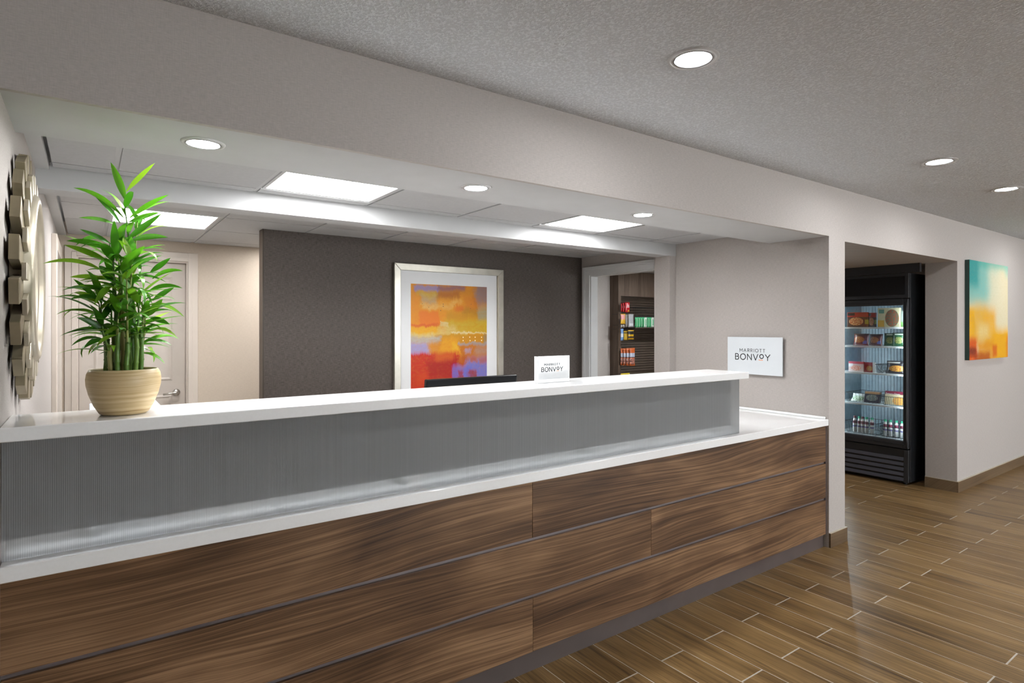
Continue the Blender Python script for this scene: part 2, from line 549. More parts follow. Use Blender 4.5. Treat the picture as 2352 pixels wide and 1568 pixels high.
o['kind'] = 'stuff'

# ------------------------------------------------------------------ lobby shell
struct(MB().box(LX0, LX1, LY0, YW, ZL, ZL + 0.12).build('ceiling', M['ceiling']))
w = MB()
w.box(LX0, XL, YW, YW + 0.25, 0, ZL)                       # left of the reception bay
w.box(XL, XR, YW, YW + 0.02, ZS, ZL)                       # fascia over the desk
w.box(XR, XP, YW, 5.2, ZS, ZL)                             # above the pier
w.box(XP, XJ, YW, YW + 0.25, 2.077, ZL)                    # header over the passage
w.box(XJ, LX1, YW, YW + 0.25, 0, ZL)                       # right of the passage
struct(w.build('wall_front', M['wallpaper']))
w = MB()
w.box(XR, XP, YW, 3.25, 0, ZS)
w.box(XR, XT, 3.25, 3.50, 0, ZS)
w.box(XR, XT, 3.50, 4.33, 1.995, ZS)
w.box(XR, XT, 4.33, 5.2, 0, ZS)
struct(w.build('wall_right', M['wallpaper']))
struct(MB().box(XL - 0.15, XL, YW + 0.25, 5.7, 0, ZL).box(XL - 0.15, XL, YW + 0.02, YW + 0.25, 0, ZL).build('wall_left', M['wallpaper']))
# lobby walls out of frame; unseen windows added behind the camera for fill light
wbk = MB()
fill_wins = [(3.2, 5.8), (6.8, 9.4)]
xs = [LX0] + [q for p in fill_wins for q in p] + [LX1]
for k in range(0, len(xs), 2): wbk.box(xs[k], xs[k + 1], LY0 - 0.2, LY0, -0.1, ZL)
for a, b in fill_wins: wbk.box(a, b, LY0 - 0.2, LY0, -0.1, 0.55); wbk.box(a, b, LY0 - 0.2, LY0, 2.25, ZL)
struct(wbk.build('wall_back', M['wallpaper']))
for k, (a, b) in enumerate(fill_wins):
    f = MB()
    f.box(a, a + 0.05, LY0 - 0.12, LY0 - 0.07, 0.55, 2.25).box(b - 0.05, b, LY0 - 0.12, LY0 - 0.07, 0.55, 2.25)
    f.box(a + 0.05, b - 0.05, LY0 - 0.12, LY0 - 0.07, 0.55, 0.60).box(a + 0.05, b - 0.05, LY0 - 0.12, LY0 - 0.07, 2.2, 2.25)
    f.box((a + b) / 2 - 0.02, (a + b) / 2 + 0.02, LY0 - 0.12, LY0 - 0.07, 0.6, 2.2)
    struct(f.build('fill_window_%d' % (k + 1), M['trim_white']))
struct(MB().box(LX0 - 0.15, LX0, LY0 - 0.2, YW + 0.25, -0.1, ZL).build('wall_lobby_left', M['wallpaper']))
struct(MB().box(LX1, LX1 + 0.15, LY0 - 0.2, YW + 0.25, -0.1, ZL).build('wall_lobby_right', M['wallpaper']))

# ------------------------------------------------------------------ reception bay shell
struct(MB().box(XL, XR, YW + 0.02, 2.43, ZS, ZC + 0.02).build('ceiling_bulkhead', M['white_paint']))
struct(MB().box(XL, XR, 3.276, 3.42, 2.084, ZC + 0.02).build('ceiling_beam', M['white_paint']))
struct(MB().box(3.969, XR, 3.276, 3.44, 0, 2.084).build('wall_pilaster', M['wallpaper']))
struct(MB().box(1.012, XR, YD, YD + 0.10, 0, ZC).build('wall_charcoal', M['dark_paper']))
struct(MB().box(1.003, 1.012, YD - 0.002, YD + 0.102, 0, ZC).build('wall_end_shaded', plain('shaded_brown_edge', (0.055, 0.038, 0.026), 0.5)))  # the wall's own end face, its shade put into the dark brown
wf = MB()
wf.box(XL, -0.078, YFAR, YFAR + 0.14, 0, ZC + 0.09).box(-0.078, 0.664, YFAR, YFAR + 0.14, 2.022, ZC + 0.09).box(0.664, 4.05, YFAR, YFAR + 0.14, 0, ZC + 0.09)
wf.box(XL, 4.05, YFAR + 0.14, YFAR + 0.2, 0, ZC + 0.15)
struct(wf.build('wall_far', M['far_paper']))
ct = MB().box(XL, XR, 2.02, 5.7, ZC + 0.09, ZC + 0.15)
cell_x = [0.097 + 0.6 * k for k in range(-1, 8)]
ceil_o = struct(ct.build('ceiling_reception', M['tile_white']))
TROFF = {(0.697, 2.58), (2.497, 2.58), (0.097, 4.14)}
rows = [(2.44, 2.58), (2.58, 3.18), (3.18, 3.276), (3.42, 3.54), (3.54, 4.14), (4.14, 4.74), (4.74, 5.34), (5.34, 5.54)]
g = 0.011
for k in range(-1, 7):
    xa = max(0.097 + 0.6 * k, XL + 0.05); xb = min(0.097 + 0.6 * (k + 1), XR)
    for (ya, yb) in rows:
        if any(abs(xa - t[0]) < 0.01 and abs(ya - t[1]) < 0.01 for t in TROFF): continue
        if ya > 4.14 - 0.01 and xa > 1.2 and ya >= 4.74: continue
        MB().box(xa + g, xb - g, ya + g * 0.5, yb - g * 0.5, ZC, ZC + 0.012).build('ceiling_tile', M['tile_white'], ceil_o)
for k in range(0, 7):
    xa = 0.097 + 0.6 * k
    for ya, yb in ((2.43, 3.276), (3.42, 5.54)):
        MB().box(xa - g, xa + g, ya, yb, ZC + 0.006, ZC + 0.012).build('grid_bar', M['white_paint'], ceil_o)
MB().box(XL, XL + 0.048, 2.43, 3.276, ZC - 0.012, ZC + 0.012).build('edge_strip', M['white_paint'], ceil_o)
MB().box(XL, XL + 0.048, 3.42, 5.54, ZC - 0.012, ZC + 0.012).build('edge_strip', M['white_paint'], ceil_o)

# market passage beyond the opening
struct(MB().box(XP, 8.0, YW + 0.25, 3.25, 2.077, 2.2).build('ceiling_passage', M['wallpaper']))
struct(MB().box(XT, 8.0, 3.25, 5.2, 2.16, 2.3).build('ceiling_market', M['white_paint']))
struct(MB().box(XT, 8.15, 5.14, 5.28, 0, 2.3).build('wall_market_far', M['wallpaper']))
struct(MB().box(8.0, 8.15, YW + 0.25, 5.14, 0, 2.3).build('wall_market_right', M['wallpaper']))
struct(MB().box(6.22, 6.26, YW + 0.25, 3.25, 1.995, 2.077).build('trim_2', M['black_soft']))

# ------------------------------------------------------------------ baseboards
def baseboard(name, x0, x1, y0, y1, h=0.098):
    b = MB().box(x0, x1, y0, y1, 0, h - 0.004).build(name, M['base_tile'])
    struct(b)
    MB().box(x0, x1, y0, y1, h - 0.004, h).build('edge_profile', M['edge_metal'], b)
    return b
baseboard('baseboard_front', XJ - 0.012, LX1, YW - 0.012, YW)
baseboard('baseboard_jamb', XJ - 0.012, XJ, YW, YW + 0.25)
baseboard('baseboard_pier', XR - 0.0, XP + 0.012, YW - 0.012, YW)
baseboard('baseboard_pier_side', XP, XP + 0.012, YW, 3.2)

# ------------------------------------------------------------------ doors and casings
# cream door in the far wall
d1 = thing('door_1', (0.293, YFAR, 0), None, None)
struct(d1)
def casing(m, x0, x1, z1, w, y, t):
    m.box(x0 - w, x0, y - t, y, 0, z1 + w).box(x1, x1 + w, y - t, y, 0, z1 + w).box(x0, x1, y - t, y, z1, z1 + w)
c = MB(); casing(c, -0.078, 0.664, 2.022, 0.072, YFAR, 0.014); c.build('casing', M['trim_cream'], d1, bevel=0.002)
c = MB(); casing(c, -0.078, 0.664, 2.022, 0.030, YFAR - 0.014, 0.007); c.build('casing_bead', M['trim_cream'], d1, bevel=0.002)
c = MB()
c.box(-0.078, -0.066, YFAR, YFAR + 0.14, 0, 2.022).box(0.652, 0.664, YFAR, YFAR + 0.14, 0, 2.022).box(-0.066, 0.652, YFAR, YFAR + 0.14, 2.010, 2.022)
c.build('jamb', M['trim_cream'], d1)
sl = MB().box(-0.064, 0.650, YFAR + 0.05, YFAR + 0.085, 0.01, 2.008).build('door_slab', M['door_cream'], d1)
for (xa, xb) in ((0.028, 0.258), (0.328, 0.558)):
    for (za, zb) in ((1.70, 1.90), (1.045, 1.625), (0.22, 0.93)):
        y = YFAR + 0.05; q = 0.028
        p = MB()
        p.add([(xa, y, za), (xb, y, za), (xb, y, zb), (xa, y, zb), (xa + q * .5, y - 0.007, za + q * .5), (xb - q * .5, y - 0.007, za + q * .5), (xb - q * .5, y - 0.007, zb - q * .5), (xa + q * .5, y - 0.007, zb - q * .5),
               (xa + q, y - 0.001, za + q), (xb - q, y - 0.001, za + q), (xb - q, y - 0.001, zb - q), (xa + q, y - 0.001, zb - q)],
              [(0, 1, 5, 4), (1, 2, 6, 5), (2, 3, 7, 6), (3, 0, 4, 7), (4, 5, 9, 8), (5, 6, 10, 9), (6, 7, 11, 10), (7, 4, 8, 11), (8, 9, 10, 11)])
        p.build('panel', M['door_cream'], sl)
h = MB()
h.lathe([(0.0, -0.012), (0.026, -0.012), (0.028, 0.0)], (0.585, YFAR + 0.05, 0.945), 20, 'Y')
h.tube([(0.585, YFAR + 0.05, 0.945), (0.585, YFAR + 0.0, 0.945), (0.575, YFAR - 0.012, 0.945), (0.535, YFAR - 0.016, 0.944), (0.485, YFAR - 0.012, 0.938)], [0.010, 0.010, 0.011, 0.010, 0.008], 10)
h.build('lever_handle', M['steel'], sl, smooth=True)
# casing of the opening to the market, on the right wall
d2 = thing('door_2', (XR, 3.9, 0), None, None)
struct(d2)
c = MB()
c.box(XR - 0.016, XR, 4.33, 4.42, 0, 2.08).box(XR - 0.016, XR, 3.445, 3.50, 0, 2.08).box(XR - 0.016, XR, 3.50, 4.33, 1.995, 2.08)
c.build('casing', M['trim_white'], d2, bevel=0.003)
c = MB()
c.box(XR - 0.026, XR - 0.016, 4.385, 4.42, 0, 2.08).box(XR - 0.026, XR - 0.016, 3.445, 4.385, 2.045, 2.08)
c.build('casing_bead', M['trim_white'], d2, bevel=0.003)
c = MB().box(XR, XT, 4.32, 4.33, 0, 1.995).box(XR, XT, 3.5, 3.51, 0, 1.995).box(XR, XT, 3.51, 4.32, 1.985, 1.995)
c.build('jamb', M['trim_white'], d2)
# door on the left wall by the far corner
d3 = thing('door_3', (XL, 5.0, 0), None, None)
struct(d3)
c = MB().box(XL, XL + 0.028, 5.32, 5.42, 0, 2.06).box(XL, XL + 0.028, 4.60, 4.70, 0, 2.06).box(XL, XL + 0.028, 4.70, 5.32, 1.97, 2.06)
c.build('casing', M['trim_cream'], d3, bevel=0.003)
MB().box(XL, XL + 0.006, 4.70, 5.32, 0, 1.97).build('door_slab', plain('pale_blue_grey_door', (0.50, 0.52, 0.53), 0.45), d3)

# ------------------------------------------------------------------ reception desk
YP = 2.016          # face of the boards
desk = thing('reception_desk', (1.93, 2.3, 0), 'long reception desk faced with three rows of walnut boards above a mauve toe kick', 'desk')
rowz = [(0.577, 0.819), (0.333, 0.562), (0.088, 0.317)]
seams = [1.549, 2.302, 1.551]
for (za, zb), sx in zip(rowz, seams):
    for (xa, xb) in ((XL + 0.002, sx - 0.0006), (sx + 0.0006, XR - 0.010)):
        MB().box(xa, xb, YP, YP + 0.018, za, zb).build('wood_board', M['board'], desk, bevel=0.0012)
for z in (0.562, 0.317):
    MB().box(XL + 0.002, XR - 0.010, YP + 0.012, YP + 0.022, z, z + 0.0155).build('channel', M['groove'], desk)
MB().box(XL + 0.002, XR - 0.003, YP + 0.022, YP + 0.04, 0.02, 0.819).build('backing', M['mauve'], desk)
MB().box(XR - 0.009, XR - 0.002, YP, YP + 0.022, 0.088, 0.819).build('end_strip', M['groove'], desk)
MB().box(XL + 0.002, XR - 0.016, YP + 0.013, YP + 0.0215, 0.0, 0.087).build('toe_kick', M['mauve'], desk)
MB().box(XL + 0.002, XL + 0.03, YP + 0.04, 2.70, 0.0, 0.818).build('side_panel', M['mauve'], desk)
MB().box(XR - 0.04, XR - 0.003, YP + 0.04, 2.70, 0.0, 0.818).build('side_panel', M['mauve'], desk)

wt = MB().box(XL + 0.001, XR - 0.001, YW + 0.001, 2.74, 0.82, 0.862).build('lower_worktop', M['quartz'], bevel=0.003)
tag(wt, 'polished white quartz worktop on top of the walnut boards', 'worktop')
sp = MB()
sp.box(XR - 0.021, XR - 0.001, YW + 0.018, 2.74, 0.862, 0.879)
sp.build('upstand', M['quartz'], wt, bevel=0.006)

XE = 3.098          # right end of the ribbed screen
YS = 2.046
scr = thing('privacy_screen', (1.45, YS, 0.862), 'grey ribbed translucent screen between the lower worktop and raised counter', 'screen')
MB().box(XL + 0.002, XE, YS, YS + 0.012, 0.863, 1.181).build('ribbed_panel', M['ribbed'], scr)
MB().box(XL + 0.002, XE - 0.01, YS + 0.05, YS + 0.07, 0.905, 1.181).build('riser_board', M['riser'], scr)
MB().box(XL + 0.01, XE - 0.02, YS + 0.074, YS + 0.086, 0.899, 0.905).build('led_tape', emit('desk_led_tape', (0.95, 0.98, 1.0), LED_TAPE), scr)
for x in (0.0, 1.0, 2.0, 3.0):
    MB().box(x, x + 0.02, YS + 0.09, YS + 0.19, 0.863, 1.181).build('bracket', M['riser'], scr)
uc = MB().box(XL + 0.001, 3.127, YW + 0.001, 2.29, 1.183, 1.221).build('raised_counter', M['quartz'], bevel=0.003)
tag(uc, 'raised white quartz transaction counter above the ribbed screen', 'counter')

# ------------------------------------------------------------------ lettering
def arc(cx, cy, rx, ry, a0, a1, n=14):
    return [(cx + rx * cos(radians(a0 + (a1 - a0) * k / n)), cy + ry * sin(radians(a0 + (a1 - a0) * k / n))) for k in range(n + 1)]

LET = {
    'M': (0.95, [[(0, 0), (0, 1), (0.475, 0.38), (0.95, 1), (0.95, 0)]]),
    'A': (0.86, [[(0, 0), (0.43, 1), (0.86, 0)], [(0.15, 0.34), (0.71, 0.34)]]),
    'R': (0.62, [[(0, 0), (0, 1), (0.32, 1)] + arc(0.32, 0.73, 0.27, 0.27, 90, -90) + [(0, 0.46)], [(0.33, 0.46), (0.62, 0)]]),
    'I': (0.02, [[(0.01, 0), (0.01, 1)]]),
    'O': (1.0, [arc(0.5, 0.5, 0.5, 0.5, 0, 360, 32)]),
    'T': (0.66, [[(0, 1), (0.66, 1)], [(0.33, 1), (0.33, 0)]]),
    'B': (0.64, [[(0, 0), (0, 1), (0.33, 1)] + arc(0.33, 0.765, 0.24, 0.235, 90, -90) + [(0, 0.53)], [(0.33, 0.53)] + arc(0.36, 0.265, 0.28, 0.265, 90, -90) + [(0, 0), (0, 0.1)]]),
    'N': (0.78, [[(0, 0), (0, 1), (0.78, 0), (0.78, 1)]]),
    'V': (0.86, [[(0, 1), (0.43, 0), (0.86, 1)]]),
    'o': (0.68, [arc(0.34, 0.66, 0.34, 0.34, 0, 360, 28)]),
    'Y': (0.84, [[(0, 1), (0.42, 0.5), (0.84, 1)], [(0.42, 0.5), (0.42, 0)]]),
}


def lettering(text, width, cap, stroke, origin, ux, uz, un, depth=0.0008):
    """one flat printed mesh: text between origin and origin+ux*width, caps of given height"""
    total = sum(LET[ch][0] for ch in text) * cap
    gap = (width - total) / (len(text) - 1)
    m = MB(); x = 0.0
    ux, uz, un, origin = Vector(ux), Vector(uz), Vector(un), Vector(origin)
    P = lambda a, b, c=0: origin + ux * a + uz * b + un * c
    for ch in text:
        w_, strokes = LET[ch]
        for st in strokes:
            pts = [(x + p[0] * cap, p[1] * cap) for p in st]
            for (a, b) in zip(pts[:-1], pts[1:]):
                dx, dy = b[0] - a[0], b[1] - a[1]
                l = math.hypot(dx, dy)
                if l < 1e-7: continue
                nx, ny = -dy / l * stroke / 2, dx / l * stroke / 2
                ex, ey = dx / l * stroke * 0.35, dy / l * stroke * 0.35
                q = [(a[0] - ex + nx, a[1] - ey + ny), (a[0] - ex - nx, a[1] - ey - ny), (b[0] + ex - nx, b[1] + ey - ny), (b[0] + ex + nx, b[1] + ey + ny)]
                m.hexa([P(u, v, 0) for u, v in q], [P(u, v, depth) for u, v in q])
        x += w_ * cap + gap
    return m


def brand_print(par, origin, ux, un, s):
    """two lines of print; origin = lower left of the face, s = width of the face"""
    O = Vector(origin); ux = Vector(ux); un = Vector(un); uz = Vector((0, 0, 1))
    k = s / 0.445
    lettering('BONVoY', 0.282 * k, 0.043 * k, 0.0058 * k, O + ux * 0.069 * k + uz * 0.108 * k, ux, uz, un).build('lettering', M['ink'], par)
    lettering('MARRIOTT', 0.206 * k, 0.0235 * k, 0.0032 * k, O + ux * 0.106 * k + uz * 0.167 * k, ux, uz, un).build('lettering', M['ink_grey'], par)
    b = MB(); p = O + ux * 0.262 * k + uz * 0.107 * k
    q = [p, p + ux * 0.034 * k, p + ux * 0.034 * k + uz * 0.006 * k, p + uz * 0.006 * k]
    b.hexa(q, [v + un * 0.0008 for v in q]); b.build('underline', M['ink_orange'], par)

ws = thing('wall_sign', (XR, 2.53, 1.13), 'white acrylic plaque printed MARRIOTT BONVOY on standoffs on the taupe wall', 'sign')
MB().box(XR - 0.030, XR - 0.020, 2.312, 2.756, 1.131, 1.409).build('plaque', M['sign_white'], ws, bevel=0.001)
for y in (2.35, 2.72):
    for z in (1.17, 1.37):
        MB().lathe([(0.008, 0), (0.008, 0.02)], (XR - 0.0205, y, z), 12, 'X', cap=True).build('standoff', M['steel'], ws)
brand_print(ws, (XR - 0.0302, 2.756, 1.131), (0, -1, 0), (-1, 0, 0), 0.444)

# acrylic block on the raised counter
p0 = at_z(1236.5, 879.5, 1.2215); p1 = at_z(1308.5, 875.0, 1.2215)
yb = (p0[1] + p1[1]) / 2 - 0.01
x0 = at_y(1236.5, 870, yb)[0]; x1 = at_y(1308.5, 870, yb)[0]
zt = at_y(1270, 817.5, yb)[2]
cs = thing('counter_sign', ((x0 + x1) / 2, yb, 1.2212), 'clear white acrylic block printed MARRIOTT BONVOY standing on the raised counter', 'sign')
MB().box(x0, x1, yb, yb + 0.032, 1.2212, zt).build('block', M['acrylic'], cs, bevel=0.0015)
brand_print(cs, (x0 - 0.012, yb - 0.0006, 1.2212 + 0.004), (1, 0, 0), (0, -1, 0), (x1 - x0) * 1.06)

# ------------------------------------------------------------------ monitor and printer on the worktop
YM = 2.56
mx0, mx1 = at_y(980.5, 873, YM)[0], at_y(1189, 862, YM)[0]
mz = at_y(981, 872.5, YM)[2]
mon = thing('computer_monitor', ((mx0 + mx1) / 2, YM + 0.03, 0.862), 'black computer monitor seen from behind over the raised counter', 'monitor')
m = MB()
t = 0.05
m.hexa([(mx0, YM + t, mz - 0.31), (mx1, YM + t, mz - 0.31), (mx1, YM + t + 0.028, mz - 0.31), (mx0, YM + t + 0.028, mz - 0.31)],
       [(mx0, YM, mz), (mx1, YM, mz), (mx1, YM + 0.028, mz + 0.002), (mx0, YM + 0.028, mz + 0.002)])
m.build('housing', M['black_plastic'], mon, bevel=0.006)
m = MB()
xm = (mx0 + mx1) / 2
m.hexa([(mx0 + 0.02, YM + t + 0.029, mz - 0.29), (mx1 - 0.02, YM + t + 0.029, mz - 0.29), (mx1 - 0.02, YM + t + 0.031, mz - 0.29), (mx0 + 0.02, YM + t + 0.031, mz - 0.29)],
       [(mx0 + 0.02, YM + 0.030, mz - 0.02), (mx1 - 0.02, YM + 0.030, mz - 0.02), (mx1 - 0.02, YM + 0.032, mz - 0.02), (mx0 + 0.02, YM + 0.032, mz - 0.02)])
m.build('display', M['black_soft'], mon)
MB().box(xm - 0.03, xm + 0.03, YM + 0.015, YM + 0.035, 0.872, mz - 0.12).build('stand_neck', M['black_plastic'], mon)
MB().box(xm - 0.11, xm + 0.11, YM - 0.05, YM + 0.13, 0.8625, 0.873).build('stand_base', M['black_plastic'], mon, bevel=0.003)

pr = thing('desk_printer', (0.12, 2.54, 0.862), 'white desktop printer half hidden behind the potted bamboo', 'printer')
MB().box(0.0, 0.225, 2.44, 2.66, 0.8625, 1.165).build('body', M['printer'], pr, bevel=0.01)
m = MB().hexa([(0.0, 2.44, 1.166), (0.235, 2.44, 1.166), (0.235, 2.66, 1.166), (0.0, 2.66, 1.166)], [(0.0, 2.45, 1.196), (0.205, 2.45, 1.196), (0.205, 2.65, 1.204), (0.0, 2.65, 1.204)])
m.build('lid', M['printer'], pr, bevel=0.003)

# ------------------------------------------------------------------ framed picture on the charcoal wall
ART = painted('abstract_sunset_print', (0.80, 0.33, 0.055), [
    (0.0, 1.0, 0.0, 0.10, (0.62, 0.27, 0.07), 0.04, 0.7),
    (0.03, 0.36, 0.012, 0.06, (0.33, 0.26, 0.44), 0.015, 0.95),
    (0.33, 0.70, 0.0, 0.045, (0.26, 0.13, 0.17), 0.025, 0.9),
    (0.84, 1.2, -0.1, 0.16, (0.25, 0.19, 0.21), 0.05, 0.85),
    (0.05, 0.36, 0.06, 0.115, (0.60, 0.42, 0.11), 0.02, 0.8),
    (0.12, 0.33, 0.10, 0.155, (0.47, 0.36, 0.22), 0.03, 0.8),
    (0.33, 0.64, 0.05, 0.115, (0.40, 0.14, 0.05), 0.03, 0.75),
    (0.10, 0.34, 0.15, 0.20, (0.80, 0.47, 0.17), 0.03, 0.8),
    (0.36, 0.75, 0.12, 0.20, (0.82, 0.42, 0.11), 0.04, 0.7),
    (0.0, 0.12, 0.08, 0.33, (0.82, 0.30, 0.03), 0.03, 0.7),
    (0.14, 0.55, 0.16, 0.20, (0.84, 0.52, 0.22), 0.04, 0.6),
    (0.5, 0.68, 0.125, 0.155, (0.84, 0.50, 0.20), 0.03, 0.6),
    (0.57, 0.67, 0.16, 0.21, (0.72, 0.16, 0.02), 0.02, 0.8),
    (0.68, 0.87, 0.10, 0.20, (0.66, 0.20, 0.02), 0.04, 0.7),
    (0.66, 0.88, 0.19, 0.24, (0.36, 0.19, 0.06), 0.03, 0.7),
    (0.86, 1.2, 0.17, 0.30, (0.33, 0.33, 0.22), 0.04, 0.85),
    (0.46, 0.86, 0.21, 0.28, (0.60, 0.30, 0.03), 0.03, 0.8),
    (0.10, 0.36, 0.21, 0.335, (0.83, 0.20, 0.02), 0.02, 0.9),
    (-0.2, 0.35, 0.315, 0.337, (0.72, 0.12, 0.015), 0.008, 0.8),
    (0.42, 1.2, 0.275, 0.395, (0.60, 0.42, 0.08), 0.03, 0.9),
    (-0.2, 0.36, 0.337, 0.40, (0.83, 0.44, 0.06), 0.01, 0.95),
    (0.355, 0.47, 0.295, 0.335, (0.72, 0.55, 0.26), 0.008, 0.95),
    (0.33, 0.60, 0.33, 0.40, (0.70, 0.50, 0.20), 0.03, 0.8),
    (-0.2, 0.72, 0.385, 0.425, (0.72, 0.58, 0.26), 0.02, 0.9),
    (0.5, 1.2, 0.385, 0.398, (0.80, 0.72, 0.46), 0.006, 0.9),
    (0.30, 1.2, 0.40, 0.47, (0.62, 0.28, 0.015), 0.02, 0.95),
    (0.94, 1.2, 0.40, 0.47, (0.33, 0.25, 0.15), 0.02, 0.8),
    (-0.2, 0.36, 0.415, 0.475, (0.45, 0.45, 0.42), 0.02, 0.85),
    (-0.2, 0.25, 0.47, 0.56, (0.34, 0.36, 0.68), 0.02, 0.85),
    (0.22, 0.40, 0.46, 0.56, (0.66, 0.30, 0.10), 0.03, 0.75),
    (0.36, 0.63, 0.43, 0.60, (0.80, 0.36, 0.015), 0.03, 0.9),
    (0.52, 0.62, 0.47, 0.58, (0.82, 0.48, 0.11), 0.015, 0.85),
    (0.62, 1.2, 0.465, 0.495, (0.30, 0.33, 0.38), 0.012, 0.85),
    (0.62, 1.2, 0.49, 0.62, (0.52, 0.17, 0.05), 0.025, 0.85),
    (0.68, 0.80, 0.52, 0.555, (0.40, 0.35, 0.50), 0.02, 0.8),
    (0.84, 1.2, 0.50, 0.57, (0.40, 0.33, 0.30), 0.04, 0.6),
    (-0.2, 0.60, 0.545, 1.2, (0.60, 0.03, 0.022), 0.025, 0.95),
    (0.2, 0.72, 0.60, 0.76, (0.36, 0.012, 0.012), 0.05, 0.7),
    (0.05, 0.18, 0.70, 0.80, (0.72, 0.10, 0.03), 0.05, 0.5),
    (0.3, 0.55, 0.55, 0.61, (0.72, 0.16, 0.02), 0.03, 0.7),
    (0.70, 1.2, 0.60, 1.2, (0.16, 0.21, 0.62), 0.04, 0.9),
    (0.52, 0.78, 0.665, 1.2, (0.20, 0.20, 0.60), 0.03, 0.85),
    (0.60, 0.68, 0.70, 0.80, (0.36, 0.05, 0.05), 0.02, 0.85),
    (0.74, 0.87, 0.70, 0.78, (0.34, 0.06, 0.05), 0.02, 0.9),
    (0.76, 0.86, 0.59, 0.63, (0.52, 0.14, 0.04), 0.02, 0.8),
    (0.90, 1.2, 0.60, 0.65, (0.50, 0.14, 0.05), 0.02, 0.7),
    (-0.2, 0.5, 0.80, 1.2, (0.62, 0.04, 0.03), 0.03, 0.6),
], 0.45, amp=0.085, nscale=6.0)
YPIC = YD - 0.034
pic = thing('framed_picture', (2.53, YD, 0.62), 'large abstract orange, red and blue print in a silver frame on the charcoal wall', 'picture')
X0, X1, Z1, Z0 = 1.999, 3.068, 2.003, 0.62
fwid = 0.056
oc = [(X0, Z0), (X1, Z0), (X1, Z1), (X0, Z1)]
ic = [(X0 + fwid, Z0 + fwid), (X1 - fwid, Z0 + fwid), (X1 - fwid, Z1 - fwid), (X0 + fwid, Z1 - fwid)]
for k in range(4):
    q = [oc[k], oc[(k + 1) % 4], ic[(k + 1) % 4], ic[k]]
    MB().hexa([(x, YD - 0.002, z) for x, z in q], [(x, YPIC, z) for x, z in q]).build('frame_rail', M['frame_silver'], pic, bevel=0.003)
MB().box(X1 - fwid - 0.006, X1 - fwid, YPIC + 0.004, YD - 0.012, Z0 + fwid, Z1 - fwid).build('fillet', M['champagne_lt'], pic)
MB().box(X0 + fwid, X1 - fwid - 0.006, YD - 0.012, YD - 0.004, Z0 + fwid, Z1 - fwid).build('mat_board', M['mat_board'], pic)
ax0, ax1, az0, az1 = 2.153, 2.898, 0.79, 1.842
art = MB().box(ax0, ax1, YD - 0.0128, YD - 0.012, az0, az1).build('artwork', ART, pic, uvs=lambda c: ((c.x - ax0) / (ax1 - ax0), (c.z - az0) / (az1 - az0)))
dm = plain('cream_paint_dot', (0.88, 0.75, 0.45), 0.5)
for (u, t_) in ((0.67, 0.425), (0.76, 0.424), (0.835, 0.425), (0.925, 0.426), (0.67, 0.452), (0.765, 0.453), (0.835, 0.453), (0.925, 0.453)):
    MB().lathe([(0.0055, 0), (0.0055, 0.0006)], (ax0 + u * (ax1 - ax0), YD - 0.0134, az1 - t_ * (az1 - az0)), 10, 'Y', cap=True).build('paint_dot', dm, art)
dk = plain('dark_paint_spatter', (0.12, 0.06, 0.02), 0.5)
for (u, t_, r) in ((0.405, 0.155, 0.004), (0.405, 0.172, 0.004), (0.372, 0.207, 0.004), (0.14, 0.155, 0.003), (0.22, 0.182, 0.003), (0.78, 0.15, 0.003), (0.77, 0.185, 0.003), (0.86, 0.19, 0.003), (0.55, 0.165, 0.0025)):
    MB().lathe([(r, 0), (r, 0.0006)], (ax0 + u * (ax1 - ax0), YD - 0.0134, az1 - t_ * (az1 - az0)), 8, 'Y', cap=True).build('paint_dot', dk, art)

# ------------------------------------------------------------------ canvas on the front wall
CANV = painted('abstract_teal_orange_canvas', (0.76, 0.68, 0.46), [
    (-0.3, 0.75, -0.2, 0.40, (0.47, 0.66, 0.56), 0.12, 0.9),
    (-0.3, 0.45, -0.2, 0.42, (0.22, 0.52, 0.47), 0.12, 0.85),
    (-0.3, 1.3, -0.2, 0.06, (0.12, 0.46, 0.38), 0.05, 0.85),
    (-0.3, 0.22, -0.2, 0.26, (0.04, 0.33, 0.32), 0.08, 0.95),
    (0.9, 1.3, -0.2, 0.12, (0.30, 0.60, 0.50), 0.05, 0.7),
    (0.5, 0.95, 0.06, 0.68, (0.76, 0.69, 0.50), 0.12, 0.85),
    (-0.3, 0.14, 0.47, 0.80, (0.86, 0.47, 0.06), 0.06, 0.95),
    (0.1, 0.42, 0.44, 0.84, (0.80, 0.45, 0.07), 0.09, 0.85),
    (0.36, 0.66, 0.48, 0.88, (0.80, 0.42, 0.05), 0.08, 0.85),
    (0.2, 0.48, 0.64, 0.78, (0.80, 0.64, 0.32), 0.06, 0.8),
    (0.60, 1.3, 0.70, 1.2, (0.84, 0.43, 0.03), 0.08, 0.95),
    (0.2, 0.62, 0.82, 1.2, (0.74, 0.32, 0.04), 0.05, 0.85),
    (-0.3, 0.18, 0.78, 1.2, (0.70, 0.10, 0.02), 0.05, 0.95),
    (-0.3, 0.15, 0.88, 0.96, (0.16, 0.02, 0.015), 0.03, 0.85),
    (0.1, 0.50, 0.93, 1.2, (0.40, 0.06, 0.015), 0.04, 0.8),
    (0.58, 0.70, 0.86, 0.98, (0.68, 0.11, 0.015), 0.03, 0.85),
    (0.95, 1.3, 0.76, 1.2, (0.80, 0.25, 0.02), 0.04, 0.85),
], 0.5, amp=0.05, nscale=5.0)
cv = thing('canvas_print', (7.07, YW, 1.18), 'tall teal, cream and orange abstract canvas on the taupe wall right of the passage', 'picture')
cx0, cx1, cz0, cz1 = 6.533, 7.598, 1.181, 2.10
MB().box(cx0, cx1, YW - 0.036, YW - 0.002, cz0, cz1).build('canvas', CANV, cv, uvs=lambda c: ((c.x - cx0) / (cx1 - cx0), (c.z - cz0) / (cz1 - cz0)))
